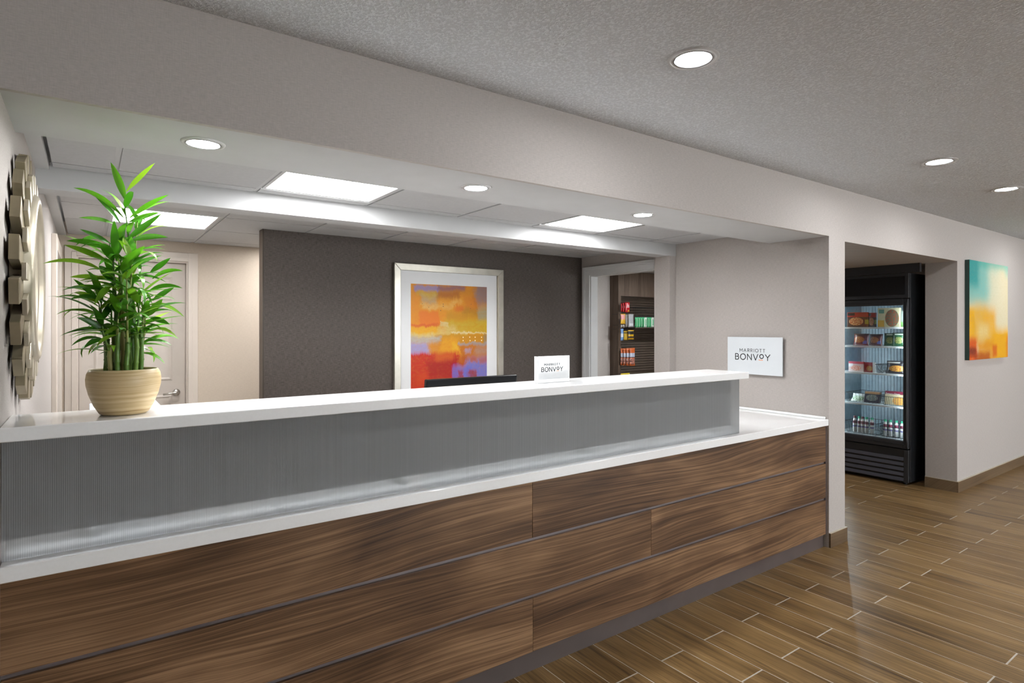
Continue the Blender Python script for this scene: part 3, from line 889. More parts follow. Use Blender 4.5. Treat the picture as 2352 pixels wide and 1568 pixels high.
MB().box(cx0 - 0.004, cx0, YW - 0.034, YW - 0.001, cz0, cz1).build('side_wrap', plain('dark_green_canvas_edge', (0.02, 0.05, 0.04), 0.6), cv)

# ------------------------------------------------------------------ round block mirror on the left wall
MY, MZ, MR = 2.50, 1.641, 0.393
mir = thing('sunburst_mirror', (XL, MY, MZ - MR), 'round mirror ringed by champagne metal blocks on the grey side wall', 'mirror')
NB = 20
for k in range(NB):
    a = 2 * pi * (k + 0.5) / NB
    cr, sr = cos(a), sin(a)
    def pt(r, tt, x): return (x, MY + r * cr - tt * sr, MZ + r * sr + tt * cr)
    m = MB()
    r0, r1, hw = 0.255, MR, 0.036
    m.hexa([pt(r0, -hw, XL + 0.010), pt(r1, -hw, XL + 0.010), pt(r1, hw, XL + 0.010), pt(r0, hw, XL + 0.010)],
           [pt(r0, -hw, XL + 0.034), pt(r1, -hw, XL + 0.034), pt(r1, hw, XL + 0.034), pt(r0, hw, XL + 0.034)])
    m.build('outer_block', M['champagne'], mir, bevel=0.0015)
for k in range(NB):
    a = 2 * pi * k / NB
    cr, sr = cos(a), sin(a)
    m = MB()
    r0, r1, hw = 0.25, 0.335, 0.024
    m.hexa([pt2 for pt2 in [(XL + 0.034, MY + r * cr - tt * sr, MZ + r * sr + tt * cr) for (r, tt) in ((r0, -hw), (r1, -hw), (r1, hw), (r0, hw))]],
           [pt2 for pt2 in [(XL + 0.046, MY + r * cr - tt * sr, MZ + r * sr + tt * cr) for (r, tt) in ((r0, -hw), (r1, -hw), (r1, hw), (r0, hw))]])
    m.build('inner_block', M['champagne_lt'], mir, bevel=0.0015)
MB().lathe([(0.272, 0.002), (0.272, 0.050), (0.262, 0.058), (0.246, 0.060), (0.236, 0.052), (0.232, 0.042), (0.220, 0.040), (0.212, 0.044), (0.204, 0.040), (0.200, 0.030), (0.200, 0.002)], (XL, MY, MZ), 64, 'X').build('ring_frame', M['champagne_lt'], mir, smooth=True)
MB().lathe([(0.0, 0.024), (0.2, 0.024), (0.2, 0.020), (0.0, 0.020)], (XL, MY, MZ), 64, 'X').build('mirror_glass', M['mirror'], mir)
MB().lathe([(0.0, 0.010), (0.26, 0.010), (0.26, 0.001), (0.0, 0.001)], (XL, MY, MZ), 40, 'X').build('backing_plate', M['black_soft'], mir)

# ------------------------------------------------------------------ lamps
def downlight(x, y, z, r_out, r_ring, r_lens, lens, label, group):
    d = thing('downlight', (x, y, z), label, 'light', group)
    MB().lathe([(r_out, -0.0005), (r_out - 0.004, -0.006), (r_ring + 0.002, -0.004), (r_ring + 0.002, 0.0)], (x, y, z), 40).build('trim_ring', M['lamp_trim'], d, smooth=True)
    MB().lathe([(r_ring + 0.002, -0.004), (r_ring, -0.0065), (r_ring - 0.003, -0.004), (r_lens, -0.001)], (x, y, z), 40).build('inner_ring', M['lamp_ring'], d, smooth=True)
    MB().lathe([(0.0, -0.0015), (r_lens, -0.0015), (r_lens, -0.0005), (0, -0.0005)], (x, y, z), 40).build('lens', lens, d)
    return d
G = 'lobby ceiling downlights'
downlight(1.745, 1.336, ZL, 0.090, 0.066, 0.056, M['lens_lobby'], 'round white downlight alone in the textured ceiling above the long desk', G)
downlight(3.976, 1.340, ZL, 0.090, 0.066, 0.056, M['lens_lobby'], 'round white downlight in the textured ceiling in front of the pier', G)
downlight(5.139, 1.337, ZL, 0.090, 0.066, 0.056, M['lens_lobby'], 'round white downlight in the textured ceiling in front of the passage opening', G)
for (x, y) in [(7.6, 1.34), (2.8, -0.9), (5.0, -0.9), (7.4, -0.9), (2.8, -3.1), (5.0, -3.1), (7.4, -3.1)]:  # unseen lamps added to light the lobby
    downlight(x, y, ZL, 0.090, 0.066, 0.056, M['lens_lobby'], 'unseen fill downlight added to the textured ceiling deeper in the lobby', 'added lobby fill downlights')
G = 'bulkhead downlights'
for x, t_ in ((0.31, 'above the potted bamboo'), (1.382, 'above the middle of the raised counter'), (2.452, 'close to the pier end of the desk')):
    downlight(x, 2.207, ZS, 0.068, 0.052, 0.0475, M['lens_soffit'], 'small round downlight in the white bulkhead ' + t_, G)


for x, y, z in ((5.0, 4.1, 2.16), (6.0, 4.1, 2.16)):  # unseen lamps added to brighten the cabinet and its packs
    downlight(x, y, z, 0.068, 0.052, 0.0475, M['lens_soffit'], 'small unseen downlight added in the market ceiling to brighten the snack cabinet', 'added market fill lamps')


def troffer(xa, ya, label):
    t = thing('ceiling_troffer', (xa + 0.3, ya + 0.3, ZC), label, 'light', 'square ceiling troffers')
    x0, x1, y0, y1 = xa + 0.012, xa + 0.588, ya + 0.012, ya + 0.588
    f = MB()
    w = 0.016
    f.box(x0, x1, y0, y0 + w, ZC, ZC + 0.008).box(x0, x1, y1 - w, y1, ZC, ZC + 0.008).box(x0, x0 + w, y0 + w, y1 - w, ZC, ZC + 0.008).box(x1 - w, x1, y0 + w, y1 - w, ZC, ZC + 0.008)
    f.build('frame', M['white_paint'], t)
    p = MB()
    zt = ZC + 0.07; e = 0.05
    a = [(x0 + w, y0 + w, ZC + 0.002), (x1 - w, y0 + w, ZC + 0.002), (x1 - w, y1 - w, ZC + 0.002), (x0 + w, y1 - w, ZC + 0.002)]
    b = [(x0 + w + 0.004, y0 + w + e, zt), (x1 - w - 0.004, y0 + w + e, zt), (x1 - w - 0.004, y1 - w - e, zt), (x0 + w + 0.004, y1 - w - e, zt)]
    p.add(a + b, [(4, 5, 6, 7), (0, 1, 5, 4), (1, 2, 6, 5), (2, 3, 7, 6), (3, 0, 4, 7)])
    p.build('reflector', M['glow_pan'], t)
    l = MB(); n_ = 10
    yc = (y0 + y1) / 2
    prof = [(yc + 0.115 * cos(pi + pi * k / n_), zt - 0.002 + 0.052 * sin(pi + pi * k / n_)) for k in range(n_ + 1)]
    xs_ = (x0 + w + 0.035, x1 - w - 0.035)
    vs = [(xs_[0], y, z) for y, z in prof] + [(xs_[1], y, z) for y, z in prof]
    l.add(vs, [(k, k + 1, n_ + 1 + k + 1, n_ + 1 + k) for k in range(n_)] + [tuple(range(n_ + 1)), tuple(reversed(range(n_ + 1, 2 * n_ + 2)))])
    l.build('lens', M['lens_troffer'], t)
    return t
M['glow_pan'] = emit('troffer_glow_reflector', (1.0, 0.99, 0.97), TROFFER_LAMP * 0.2)  # pan emits by itself, standing in for light from the lens
troffer(0.697, 2.58, 'square lit troffer in the tile ceiling in front of the beam near the bamboo')
troffer(2.497, 2.58, 'square lit troffer in the tile ceiling near the taupe right wall')
troffer(1.297, 4.74, 'unseen square troffer added behind the charcoal wall to brighten the far wall')  # hidden fixture added for more light on the far wall
troffer(0.097, 4.14, 'square lit troffer behind the beam near the cream door')

# ------------------------------------------------------------------ potted lucky bamboo
PX, PY, PZ = 0.086, 2.135, 1.2212
plant = thing('potted_bamboo', (PX, PY, PZ), 'lush green lucky bamboo in a banded tan bamboo bowl on the raised counter', 'plant')
prof = [(0.0, 0.0), (0.056, 0.0), (0.063, 0.004), (0.077, 0.028), (0.089, 0.060), (0.0955, 0.088), (0.0965, 0.106), (0.094, 0.122), (0.088, 0.134), (0.085, 0.1345), (0.083, 0.131), (0.088, 0.115), (0.085, 0.10), (0.0, 0.10)]
MB().lathe(prof, (PX, PY, PZ), 56).build('pot', M['bamboo_pot'], plant, smooth=True)
MB().lathe([(0.0, 0.112), (0.05, 0.113), (0.0875, 0.109)], (PX, PY, PZ), 32).build('soil', M['soil'], plant, smooth=True)
rng = random.Random(5)
shoots = []
for k in range(19):
    if k < 7: rad, a = 0.022, 2 * pi * k / 7
    else: rad, a = 0.048, 2 * pi * (k - 7) / 12 + 0.2
    bx = PX + rad * cos(a) * 0.95 + rng.uniform(-.004, .004); by = PY + rad * sin(a) + rng.uniform(-.004, .004)
    h = rng.uniform(0.06, 0.17) + (0.10 if k < 7 else 0.0)
    z0 = PZ + 0.11
    pts = []; rr = []
    nseg = max(3, int(h / 0.035))
    for j in range(nseg + 1):
        z = z0 + (h + 0.02) * j / nseg
        for dz, q in ((-0.003, 1.0), (0.0, 1.22), (0.003, 1.0)):
            pts.append((bx + (0.002 * sin(j * 1.7 + k)), by, z + dz)); rr.append(0.0068 * q * (1 - 0.1 * j / nseg))
    MB().tube(pts, rr, 8).build('cane', M['cane'], plant, smooth=True)
    shoots.append((bx, by, z0 + h, k))
# leaf meshes
LEAVES = []
for v in range(8):
    droop = (0.15, 0.5, 0.9, 1.3, 0.3, 0.7, 1.1, 1.7)[v]
    W = (0.075, 0.065, 0.07, 0.06, 0.085, 0.055, 0.075, 0.06)[v]
    m = MB(); N = 8
    y = z = 0.0; vs = []
    for j in range(N + 1):
        t = j / N
        w_ = W * (sin(pi * min(1.0, t ** 0.8)) ** 0.8) * (1.0 if t < 0.5 else (1 - (t - 0.5) * 0.5)) + (0.012 * (1 - t))
        ang = -droop * t * t - 0.1 * t
        vs += [(-w_, y, z + w_ * 0.35), (0, y, z), (w_, y, z + w_ * 0.35)]
        y += cos(ang) / N; z += sin(ang) / N
    fs = []
    for j in range(N):
        b = j * 3
        fs += [(b, b + 1, b + 4, b + 3), (b + 1, b + 2, b + 5, b + 4)]
    m.add(vs, fs)
    o = m.build('leaf', M['leaf'], plant, local=True, smooth=True)
    LEAVES.append(o)
leaf_used = [False] * 8
def leaf(base, direction, length, var, roll=0.0, width=1.0):
    if leaf_used[var]: o = clone(LEAVES[var], plant)
    else: o = LEAVES[var]; leaf_used[var] = True
    d = Vector(direction).normalized()
    q = d.to_track_quat('Y', 'Z')
    o.rotation_mode = 'QUATERNION'
    from mathutils import Quaternion
    o.rotation_quaternion = q @ Quaternion((0, 1, 0), roll)
    o.location = Vector(base) - Vector((PX, PY, PZ))
    o.scale = (length * width, length, length)
nleaf = 0
for (bx, by, bz, k) in shoots:
    # each cane carries one leafy shoot that leans out from the middle
    tall = 0.36 if k == 0 else rng.uniform(0.10, 0.24) if k < 7 else rng.uniform(0.06, 0.20)
    lean = 0.02 if k == 0 else 0.55
    tx = bx + (bx - PX) * lean * tall * 6 + rng.uniform(-.01, .01)
    ty = by + (by - PY) * lean * tall * 6 + rng.uniform(-.01, .01)
    if k == 0: tx, ty = PX + 0.002, PY
    tz = min(bz + tall, PZ + 0.62)
    P0 = Vector((bx, by, bz)); P2 = Vector((tx, ty, tz)); P1 = P0.lerp(P2, 0.5) + Vector(((bx - PX) * 0.25, (by - PY) * 0.25, -0.01))
    crv = [(1 - s) ** 2 * P0 + 2 * s * (1 - s) * P1 + s * s * P2 for s in [j / 6 for j in range(7)]]
    MB().tube(crv, [0.0042 - 0.0024 * j / 6 for j in range(7)], 6).build('shoot', M['cane'], plant, smooth=True)
    nl = 11 if k < 7 else 9
    for j in range(nl):
        s = 0.02 + 0.98 * j / (nl - 1)
        p = (1 - s) ** 2 * P0 + 2 * s * (1 - s) * P1 + s * s * P2
        az = j * 2.4 + k * 1.1 + rng.uniform(-.3, .3)
        outv = Vector((p.x - PX, p.y - PY, 0)); outv = outv / max(outv.length, 0.02)
        el = 0.15 + 0.65 * s + rng.uniform(-.35, .3)
        d = Vector((cos(az) * cos(el), sin(az) * cos(el), sin(el))) + outv * 0.45
        leaf(p, d, rng.uniform(0.080, 0.135) * (1.1 if s > 0.8 else 1.0), rng.randrange(8), rng.uniform(-.5, .5), rng.uniform(0.95, 1.5))
        nleaf += 1
# leaves that shape the outline: base and tip read off the photograph, in planes through the plant
HERO = [((289, 462), (254, 372), 0.0, 4, 1.25), ((290, 440), (356, 374), 0.0, 0, 0.9), ((284, 500), (168, 431), 0.0, 3, 0.8), ((298, 500), (388, 447), -0.02, 1, 0.8),
        ((276, 512), (216, 448), 0.02, 1, 0.8), ((262, 514), (180, 500), -0.02, 1, 0.9), ((296, 510), (368, 488), 0.02, 1, 0.9), ((290, 552), (372, 490), -0.02, 0, 1.0),
        ((300, 553), (386, 545), -0.03, 5, 1.0), ((254, 560), (183, 526), 0.0, 0, 1.0), ((262, 578), (152, 553), -0.03, 2, 1.1), ((248, 600), (146, 562), 0.02, 1, 1.1),
        ((236, 622), (98, 605), -0.02, 3, 0.7), ((240, 640), (160, 636), 0.03, 1, 0.8), ((240, 690), (158, 688), 0.0, 3, 0.8), ((228, 690), (168, 640), 0.03, 0, 0.9),
        ((250, 770), (176, 729), -0.04, 2, 1.1), ((236, 780), (192, 800), -0.04, 3, 0.9), ((345, 625), (392, 592), 0.0, 0, 1.0), ((350, 640), (420, 622), 0.02, 3, 0.7),
        ((340, 670), (420, 662), 0.0, 3, 0.8), ((350, 690), (400, 660), -0.03, 1, 1.0), ((342, 700), (424, 728), -0.02, 3, 0.8), ((345, 730), (390, 745), -0.03, 5, 1.0),
        ((335, 728), (374, 686), -0.04, 0, 1.2), ((300, 600), (282, 545), -0.05, 4, 1.3), ((268, 600), (262, 505), -0.04, 4, 1.4), ((285, 640), (296, 700), -0.06, 2, 1.3),
        ((270, 700), (330, 740), -0.06, 5, 1.2), ((255, 660), (216, 700), -0.06, 7, 1.2), ((308, 690), (290, 780), -0.05, 2, 1.0)]
view = Vector((PX, PY, 0)).normalized()
for (b, t, dy, var, wd) in HERO:
    Pb = Vector(at_y(b[0], b[1], PY + dy)); Pt = Vector(at_y(t[0], t[1], PY + dy + rng.uniform(-.03, .02)))
    droop = (0.15, 0.5, 0.9, 1.3, 0.3, 0.7, 1.1, 1.7)[var]
    L = (Pt - Pb).length
    Pc = Pb.lerp(Pt, 0.45) + Vector((0, 0, L * 0.22 * droop))
    phi = rng.uniform(-0.7, 0.7)
    hw = 0.0080 * wd
    m = MB(); vs = []; N = 9
    for j in range(N + 1):
        q = j / N
        p = (1 - q) ** 2 * Pb + 2 * q * (1 - q) * Pc + q * q * Pt
        tg = (2 * (1 - q) * (Pc - Pb) + 2 * q * (Pt - Pc)).normalized()
        wv = tg.cross(view).normalized() * cos(phi) + view * sin(phi)
        nv = tg.cross(wv).normalized()
        h_ = hw * (sin(pi * min(1.0, max(0.0, (q - 0.06) / 0.94) ** 0.85)) ** 0.75) + 0.0012 * (1 - q)
        vs += [p - wv * h_ + nv * h_ * 0.3, p, p + wv * h_ + nv * h_ * 0.3]
    m.add(vs, [f for j in range(N) for f in ((j * 3, j * 3 + 1, j * 3 + 4, j * 3 + 3), (j * 3 + 1, j * 3 + 2, j * 3 + 5, j * 3 + 4))])
    m.build('leaf', M['leaf'], plant, smooth=True)
    nleaf += 1

# ------------------------------------------------------------------ glass-door cooler in the passage
FX, FY0, FY1, FZ = 6.20, 2.335, 3.10, 1.99
FB = 6.93
fr = thing('glass_door_cooler', ((FX + FB) / 2, (FY0 + FY1) / 2, 0), 'black upright freezer with a lit glass door in the passage', 'freezer')
b = MB()
b.box(FX + 0.05, FB, FY0, FY0 + 0.045, 0.03, FZ).box(FX + 0.05, FB, FY1 - 0.045, FY1, 0.03, FZ).box(FB - 0.04, FB, FY0 + 0.045, FY1 - 0.045, 0.03, FZ)
b.box(FX + 0.05, FB - 0.04, FY0 + 0.045, FY1 - 0.045, 0.03, 0.385).box(FX + 0.05, FB - 0.04, FY0 + 0.045, FY1 - 0.045, 1.745, FZ)
b.build('cabinet', M['black_metal'], fr, bevel=0.003)
li = MB()
xi, ya, yb_, za, zb = FB - 0.045, FY0 + 0.05, FY1 - 0.05, 0.39, 1.74
li.quad((xi, ya, za), (xi, yb_, za), (xi, yb_, zb), (xi, ya, zb))
li.quad((FX + 0.06, ya, za), (xi, ya, za), (xi, ya, zb), (FX + 0.06, ya, zb))
li.quad((FX + 0.06, yb_, za), (xi, yb_, za), (xi, yb_, zb), (FX + 0.06, yb_, zb))
li.quad((FX + 0.06, ya, za), (xi, ya, za), (xi, yb_, za), (FX + 0.06, yb_, za))
li.quad((FX + 0.06, ya, zb), (xi, ya, zb), (xi, yb_, zb), (FX + 0.06, yb_, zb))
li.build('liner', M['cooler_in'], fr)
for k in range(22):
    y = ya + 0.015 + k * (yb_ - ya - 0.03) / 21
    MB().box(xi - 0.006, xi - 0.0005, y - 0.006, y + 0.006, za + 0.01, zb - 0.01).build('liner_rib', M['cooler_in'], fr)
hd = MB().box(FX + 0.012, FX + 0.05, FY0 + 0.002, FY1 - 0.002, 1.757, FZ).build('header', M['black_soft'], fr, bevel=0.003)
MB().box(FX + 0.004, FX + 0.012, FY0 + 0.035, FY1 - 0.035, 1.79, FZ - 0.028).build('header_panel', M['black_plastic'], hd)
df = MB()
df.box(FX, FX + 0.045, FY0 + 0.004, FY0 + 0.045, 0.347, 1.748).box(FX, FX + 0.045, FY1 - 0.045, FY1 - 0.004, 0.347, 1.748)
df.box(FX, FX + 0.045, FY0 + 0.045, FY1 - 0.045, 0.347, 0.415).box(FX, FX + 0.045, FY0 + 0.045, FY1 - 0.045, 1.69, 1.748)
door = df.build('door', M['black_soft'], fr, bevel=0.004)
gk = MB()
gk.box(FX - 0.004, FX, FY0 + 0.03, FY0 + 0.036, 0.385, 1.72).box(FX - 0.004, FX, FY0 + 0.03, FY1 - 0.03, 0.379, 0.385).box(FX - 0.004, FX, FY0 + 0.03, FY1 - 0.03, 1.715, 1.72)
gk.build('gasket', M['black_metal'], door)
MB().box(FX + 0.020, FX + 0.024, FY0 + 0.045, FY1 - 0.045, 0.415, 1.69).build('pane', M['cooler_glass'], door)
MB().tube([(FX - 0.002, FY0 + 0.012, 0.36), (FX - 0.010, FY0 + 0.012, 0.45), (FX - 0.010, FY0 + 0.012, 1.64), (FX - 0.002, FY0 + 0.012, 1.735)], 0.006, 8).build('edge_pull', M['black_soft'], door, smooth=True)
gr = MB().box(FX + 0.02, FX + 0.05, FY0 + 0.002, FY1 - 0.002, 0.03, 0.335).build('kick_panel', M['black_metal'], fr, bevel=0.002)
MB().box(FX + 0.004, FX + 0.02, FY0 + 0.002, FY0 + 0.040, 0.03, 0.335).build('corner_post', M['black_soft'], fr, bevel=0.002)
for k in range(5):
    z = 0.262 - k * 0.0475
    m = MB().hexa([(FX + 0.004, FY0 + 0.042, z - 0.030), (FX + 0.020, FY0 + 0.042, z - 0.022), (FX + 0.020, FY1 - 0.01, z - 0.022), (FX + 0.004, FY1 - 0.01, z - 0.030)],
                  [(FX + 0.010, FY0 + 0.042, z), (FX + 0.020, FY0 + 0.042, z), (FX + 0.020, FY1 - 0.01, z), (FX + 0.010, FY1 - 0.01, z)])
    m.build('grille_slat', M['grille'], fr)
for y in (FY0 + 0.06, FY1 - 0.06):
    for x in (FX + 0.09, FB - 0.08):
        MB().lathe([(0.016, 0.0), (0.02, 0.03)], (x, y, 0.0), 12, cap=True).build('foot', M['black_metal'], fr)
MB().box(FX + 0.062, FX + 0.078, FY1 - 0.085, FY1 - 0.060, 0.45, 1.70).build('led_strip', M['cooler_led'], fr)
MB().box(FX + 0.062, FX + 0.078, FY0 + 0.052, FY0 + 0.060, 0.45, 1.70).build('led_strip', M['cooler_led'], fr)
SH = [1.485, 1.298, 1.032, 0.724, 0.415]
for s in SH:
    sh = MB().box(FX + 0.085, FX + 0.092, ya + 0.004, yb_ - 0.004, s - 0.017, s).build('shelf', M['cooler_shelf'], fr)
    w = MB()
    for k in range(26):
        y = ya + 0.02 + k * (yb_ - ya - 0.04) / 25
        w.box(FX + 0.092, xi - 0.008, y - 0.002, y + 0.002, s - 0.006, s)
    w.box(FX + 0.30, FX + 0.306, ya + 0.004, yb_ - 0.004, s - 0.010, s - 0.006)
    w.build('shelf_wires', M['cooler_shelf'], sh)

# packaging materials: coloured bands and a picture blob, in generated coordinates of each pack
def pack_mat(name, base, bands, blob=None, axes=(1, 2), rough=0.3):
    n = NT(name, base, rough)
    g = n.sep(n.gen())
    u, v = g[axes[0]], g[axes[1]]
    nz = n.noise(n.comb(n.math('MULTIPLY', u, 9.0), n.math('MULTIPLY', v, 9.0), 0.0), 1.0, 3.0, 0.6)
    col = n.mix(n.step(nz, 0.3, 0.7, 0.0, 0.25), base, tuple(c * 0.5 for c in base))
    for (u0, u1, v0, v1, c) in bands:
        m = n.math('MULTIPLY', n.math('MULTIPLY', n.step(u, u0 - .01, u0 + .01), n.step(u, u1 - .01, u1 + .01, 1.0, 0.0)), n.math('MULTIPLY', n.step(v, v0 - .01, v0 + .01), n.step(v, v1 - .01, v1 + .01, 1.0, 0.0)))
        col = n.mix(m, col, c)
    if blob:
        (cu, cv_, ru, rv, c1, c2) = blob
        dd = n.math('ADD', n.math('POWER', n.math('DIVIDE', n.math('ABSOLUTE', n.math('SUBTRACT', u, cu)), ru), 2.0), n.math('POWER', n.math('DIVIDE', n.math('ABSOLUTE', n.math('SUBTRACT', v, cv_)), rv), 2.0))
        food = n.mix(n.step(n.noise(n.comb(n.math('MULTIPLY', u, 14.0), n.math('MULTIPLY', v, 14.0), 3.0), 1.0, 2.0), 0.42, 0.58), c1, c2)
        col = n.mix(n.step(dd, 0.9, 1.05, 1.0, 0.0), col, food)
    n.set(Base_Color=col)
    return n.m

def carton(name, y0, y1, z0, z1, x, depth, mat, label, cat='box', group=None, lean=0.0):
    if y1 < y0: y0, y1 = y1, y0
    m = MB().hexa([(x, y0, z0), (x + depth, y0, z0), (x + depth, y1, z0), (x, y1, z0)], [(x + lean, y0, z1), (x + depth + lean, y0, z1), (x + depth + lean, y1, z1), (x + lean, y1, z1)])
    o = m.build(name, mat, bevel=0.001)
    return tag(o, label, cat, group)

def pouch(name, y0, y1, z0, z1, x, fat, mat, label, cat='bag', group=None, lean=0.0, axis='X'):
    """pillow pack: crimped top and bottom seams, swollen middle; thin direction along axis"""
    if y1 < y0: y0, y1 = y1, y0
    N, Mn = 6, 8
    vs = []
    for side in (-1, 1):
        for j in range(Mn + 1):
            t = j / Mn
            for i in range(N + 1):
                s = i / N
                th = fat * 0.5 * (sin(pi * s) ** 0.5) * (max(0.0, sin(pi * min(1, max(0, (t - 0.04) / 0.92)))) ** 0.55)
                inset = 0.06 * (y1 - y0) * sin(pi * t) * (0.5 - s) * 1.2
                yy = y0 + (y1 - y0) * s + inset
                zz = z0 + (z1 - z0) * t
                xx = x + fat * 0.5 + lean * t + side * (th + 0.0004)
                vs.append((xx, yy, zz) if axis == 'X' else (yy, xx, zz))
    fs = []
    K = (N + 1) * (Mn + 1)
    for side in range(2):
        for j in range(Mn):
            for i in range(N):
                a = side * K + j * (N + 1) + i
                fs.append((a, a + 1, a + N + 2, a + N + 1))
    for j in range(Mn):
        for i in (0, N):
            a = j * (N + 1) + i
            fs.append((a, a + N + 1, K + a + N + 1, K + a))
    for i in range(N):
        for j in (0, Mn):
            a = j * (N + 1) + i
            fs.append((a, a + 1, K + a + 1, K + a))
    o = MB().add(vs, fs).build(name, mat, smooth=True)
    return tag(o, label, cat, group)

def basket(y0, y1, z, x0, x1, h, label):
    if y1 < y0: y0, y1 = y1, y0
    t = thing('wire_basket', ((x0 + x1) / 2, (y0 + y1) / 2, z), label, 'basket', 'wire baskets in the freezer')
    e = 0.014
    rim = [(x0, y0, z + h), (x1, y0, z + h), (x1, y1, z + h), (x0, y1, z + h)]
    bot = [(x0 + e, y0 + e, z + 0.003), (x1 - e, y0 + e, z + 0.003), (x1 - e, y1 - e, z + 0.003), (x0 + e, y1 - e, z + 0.003)]
    m = MB()
    for k in range(4): m.tube([rim[k], rim[(k + 1) % 4]], 0.0026, 6)
    m.build('rim', M['wire_black'], t)
    m = MB()
    for k in range(4): m.tube([bot[k], bot[(k + 1) % 4]], 0.0018, 5)
    for k in range(4):
        n_ = 10 if k % 2 else 12
        for j in range(n_):
            s = j / n_
            a = Vector(rim[k]).lerp(Vector(rim[(k + 1) % 4]), s); b = Vector(bot[k]).lerp(Vector(bot[(k + 1) % 4]), s)
            m.tube([a, b], 0.0014, 4)
    m.build('wire_grid', M['wire_black'], t)
    return t

def ypx(x, X): return at_x(x, HY, X)[1]
def zpx(x, y, X): return at_x(x, y, X)[2]
XI = FX + 0.105
E_ = 0.0008
dark = (0.05, 0.02, 0.018)
mA = pack_mat('chili_dinner_carton', (0.075, 0.03, 0.025), [(-.1, 1.1, 0.68, 1.1, (0.42, 0.03, 0.02)), (0.62, 0.98, 0.78, 0.96, (0.02, 0.02, 0.02)), (-.1, 0.12, 0.2, 0.5, (0.3, 0.3, 0.04))], (0.55, 0.38, 0.36, 0.28, (0.45, 0.10, 0.03), (0.62, 0.36, 0.16)))
mC = pack_mat('steamer_dinner_carton', (0.62, 0.58, 0.36), [(0.70, 1.1, -.1, 0.35, (0.70, 0.42, 0.06)), (0.70, 0.95, 0.72, 0.92, (0.13, 0.32, 0.24))], (0.34, 0.46, 0.32, 0.46, (0.32, 0.10, 0.05), (0.14, 0.16, 0.10)))
carton('frozen_dinner_box', ypx(1946, XI), ypx(1992, XI), SH[0] + E_, zpx(1970, 717, XI), XI, 0.035, mA, 'dark chili dinner carton with a red band on the top freezer shelf, whole front showing', group='frozen dinners')
carton('frozen_dinner_box', ypx(1994.5, XI + 0.04), ypx(2010, XI + 0.04), SH[0] + E_, zpx(2000, 718, XI + 0.04), XI + 0.04, 0.035, mA, 'narrow strip of a second red-banded chili carton on the top freezer shelf', group='frozen dinners')
carton('frozen_dinner_box', ypx(2016, XI), ypx(2066, XI), SH[0] + E_, zpx(2040, 707, XI), XI, 0.04, mC, 'cream carton picturing a plate of meat and greens on the top freezer shelf', group='frozen dinners')
pouch('frozen_bag', ypx(2066.5, XI + 0.02), ypx(2075, XI + 0.02), SH[0] + E_, zpx(2070, 712, XI), XI + 0.02, 0.03, pack_mat('grey_vegetable_bag', (0.22, 0.26, 0.24), [(-.1, 1.1, -.1, .3, (0.15, 0.35, 0.1))]), 'slim grey-green bag at the door edge of the top freezer shelf')
mR = pack_mat('red_skillet_bag', (0.09, 0.018, 0.022), [(-.1, 1.1, 0.84, 1.1, (0.03, 0.008, 0.015)), (0.12, 0.36, 0.15, 0.42, (0.10, 0.13, 0.35))], (0.6, 0.5, 0.36, 0.26, (0.42, 0.20, 0.06), (0.25, 0.06, 0.04)))
mG = pack_mat('green_stirfry_bag', (0.02, 0.11, 0.045), [(-.1, 1.1, 0.82, 1.1, (0.02, 0.06, 0.03)), (0.1, 0.8, 0.84, 0.93, (0.55, 0.62, 0.55))], (0.45, 0.45, 0.33, 0.26, (0.35, 0.38, 0.14), (0.10, 0.16, 0.04)))
pouch('frozen_bag', ypx(1957, XI), ypx(1993, XI), SH[1] + E_, zpx(1975, 766, XI), XI, 0.05, mR, 'dark red skillet meal bag beside the freezer side wall on the second shelf', group='frozen meal bags', lean=0.02)
pouch('frozen_bag', ypx(1993.5, XI + 0.02), ypx(2024, XI + 0.02), SH[1] + E_, zpx(2010, 767, XI), XI + 0.02, 0.05, mR, 'dark red skillet meal bag next to the green bags on the second shelf', group='frozen meal bags', lean=0.02)
pouch('frozen_bag', ypx(2022, XI), ypx(2050, XI), SH[1] + E_, zpx(2036, 765, XI), XI + 0.055, 0.045, mG, 'green frozen meal bag next to the red bags on the second shelf', group='frozen meal bags', lean=0.015)
pouch('frozen_bag', ypx(2046, XI), ypx(2077, XI), SH[1] + E_, zpx(2060, 764, XI), XI, 0.05, mG, 'green frozen meal bag at the door edge of the second shelf', group='frozen meal bags', lean=0.015)
mW = pack_mat('white_red_dinner_carton', (0.62, 0.50, 0.46), [(-.1, 1.1, 0.78, 1.1, (0.45, 0.08, 0.10)), (0.7, 1.1, 0.5, 0.8, (0.62, 0.62, 0.62))], (0.5, 0.38, 0.34, 0.26, (0.62, 0.20, 0.12), (0.72, 0.5, 0.4)))
mW2 = pack_mat('red_dinner_carton', (0.28, 0.03, 0.03), [(-.1, 1.1, 0.75, 1.1, (0.32, 0.04, 0.06)), (-.1, .2, -.1, 1.1, (0.62, 0.64, 0.62))], (0.5, 0.4, 0.3, 0.26, (0.5, 0.35, 0.08), (0.3, 0.1, 0.05)))
mH = pack_mat('corn_dog_bag', (0.025, 0.022, 0.03), [(0.3, 0.95, 0.82, 0.92, (0.55, 0.55, 0.5))], (0.42, 0.42, 0.42, 0.24, (0.62, 0.38, 0.06), (0.40, 0.10, 0.04)))
carton('frozen_dinner_box', ypx(1949, XI + .02), ypx(1983, XI + .02), SH[2] + E_, zpx(1965, 830, XI + .02), XI + 0.02, 0.035, mW, 'white and red dinner carton on the third freezer shelf', group='frozen dinners')
carton('frozen_dinner_box', ypx(1985, XI + 0.03), ypx(2009, XI + 0.03), SH[2] + E_, zpx(1997, 832, XI + .03), XI + 0.03, 0.035, mW2, 'dark red dinner carton with a pale side on the third freezer shelf', group='frozen dinners')
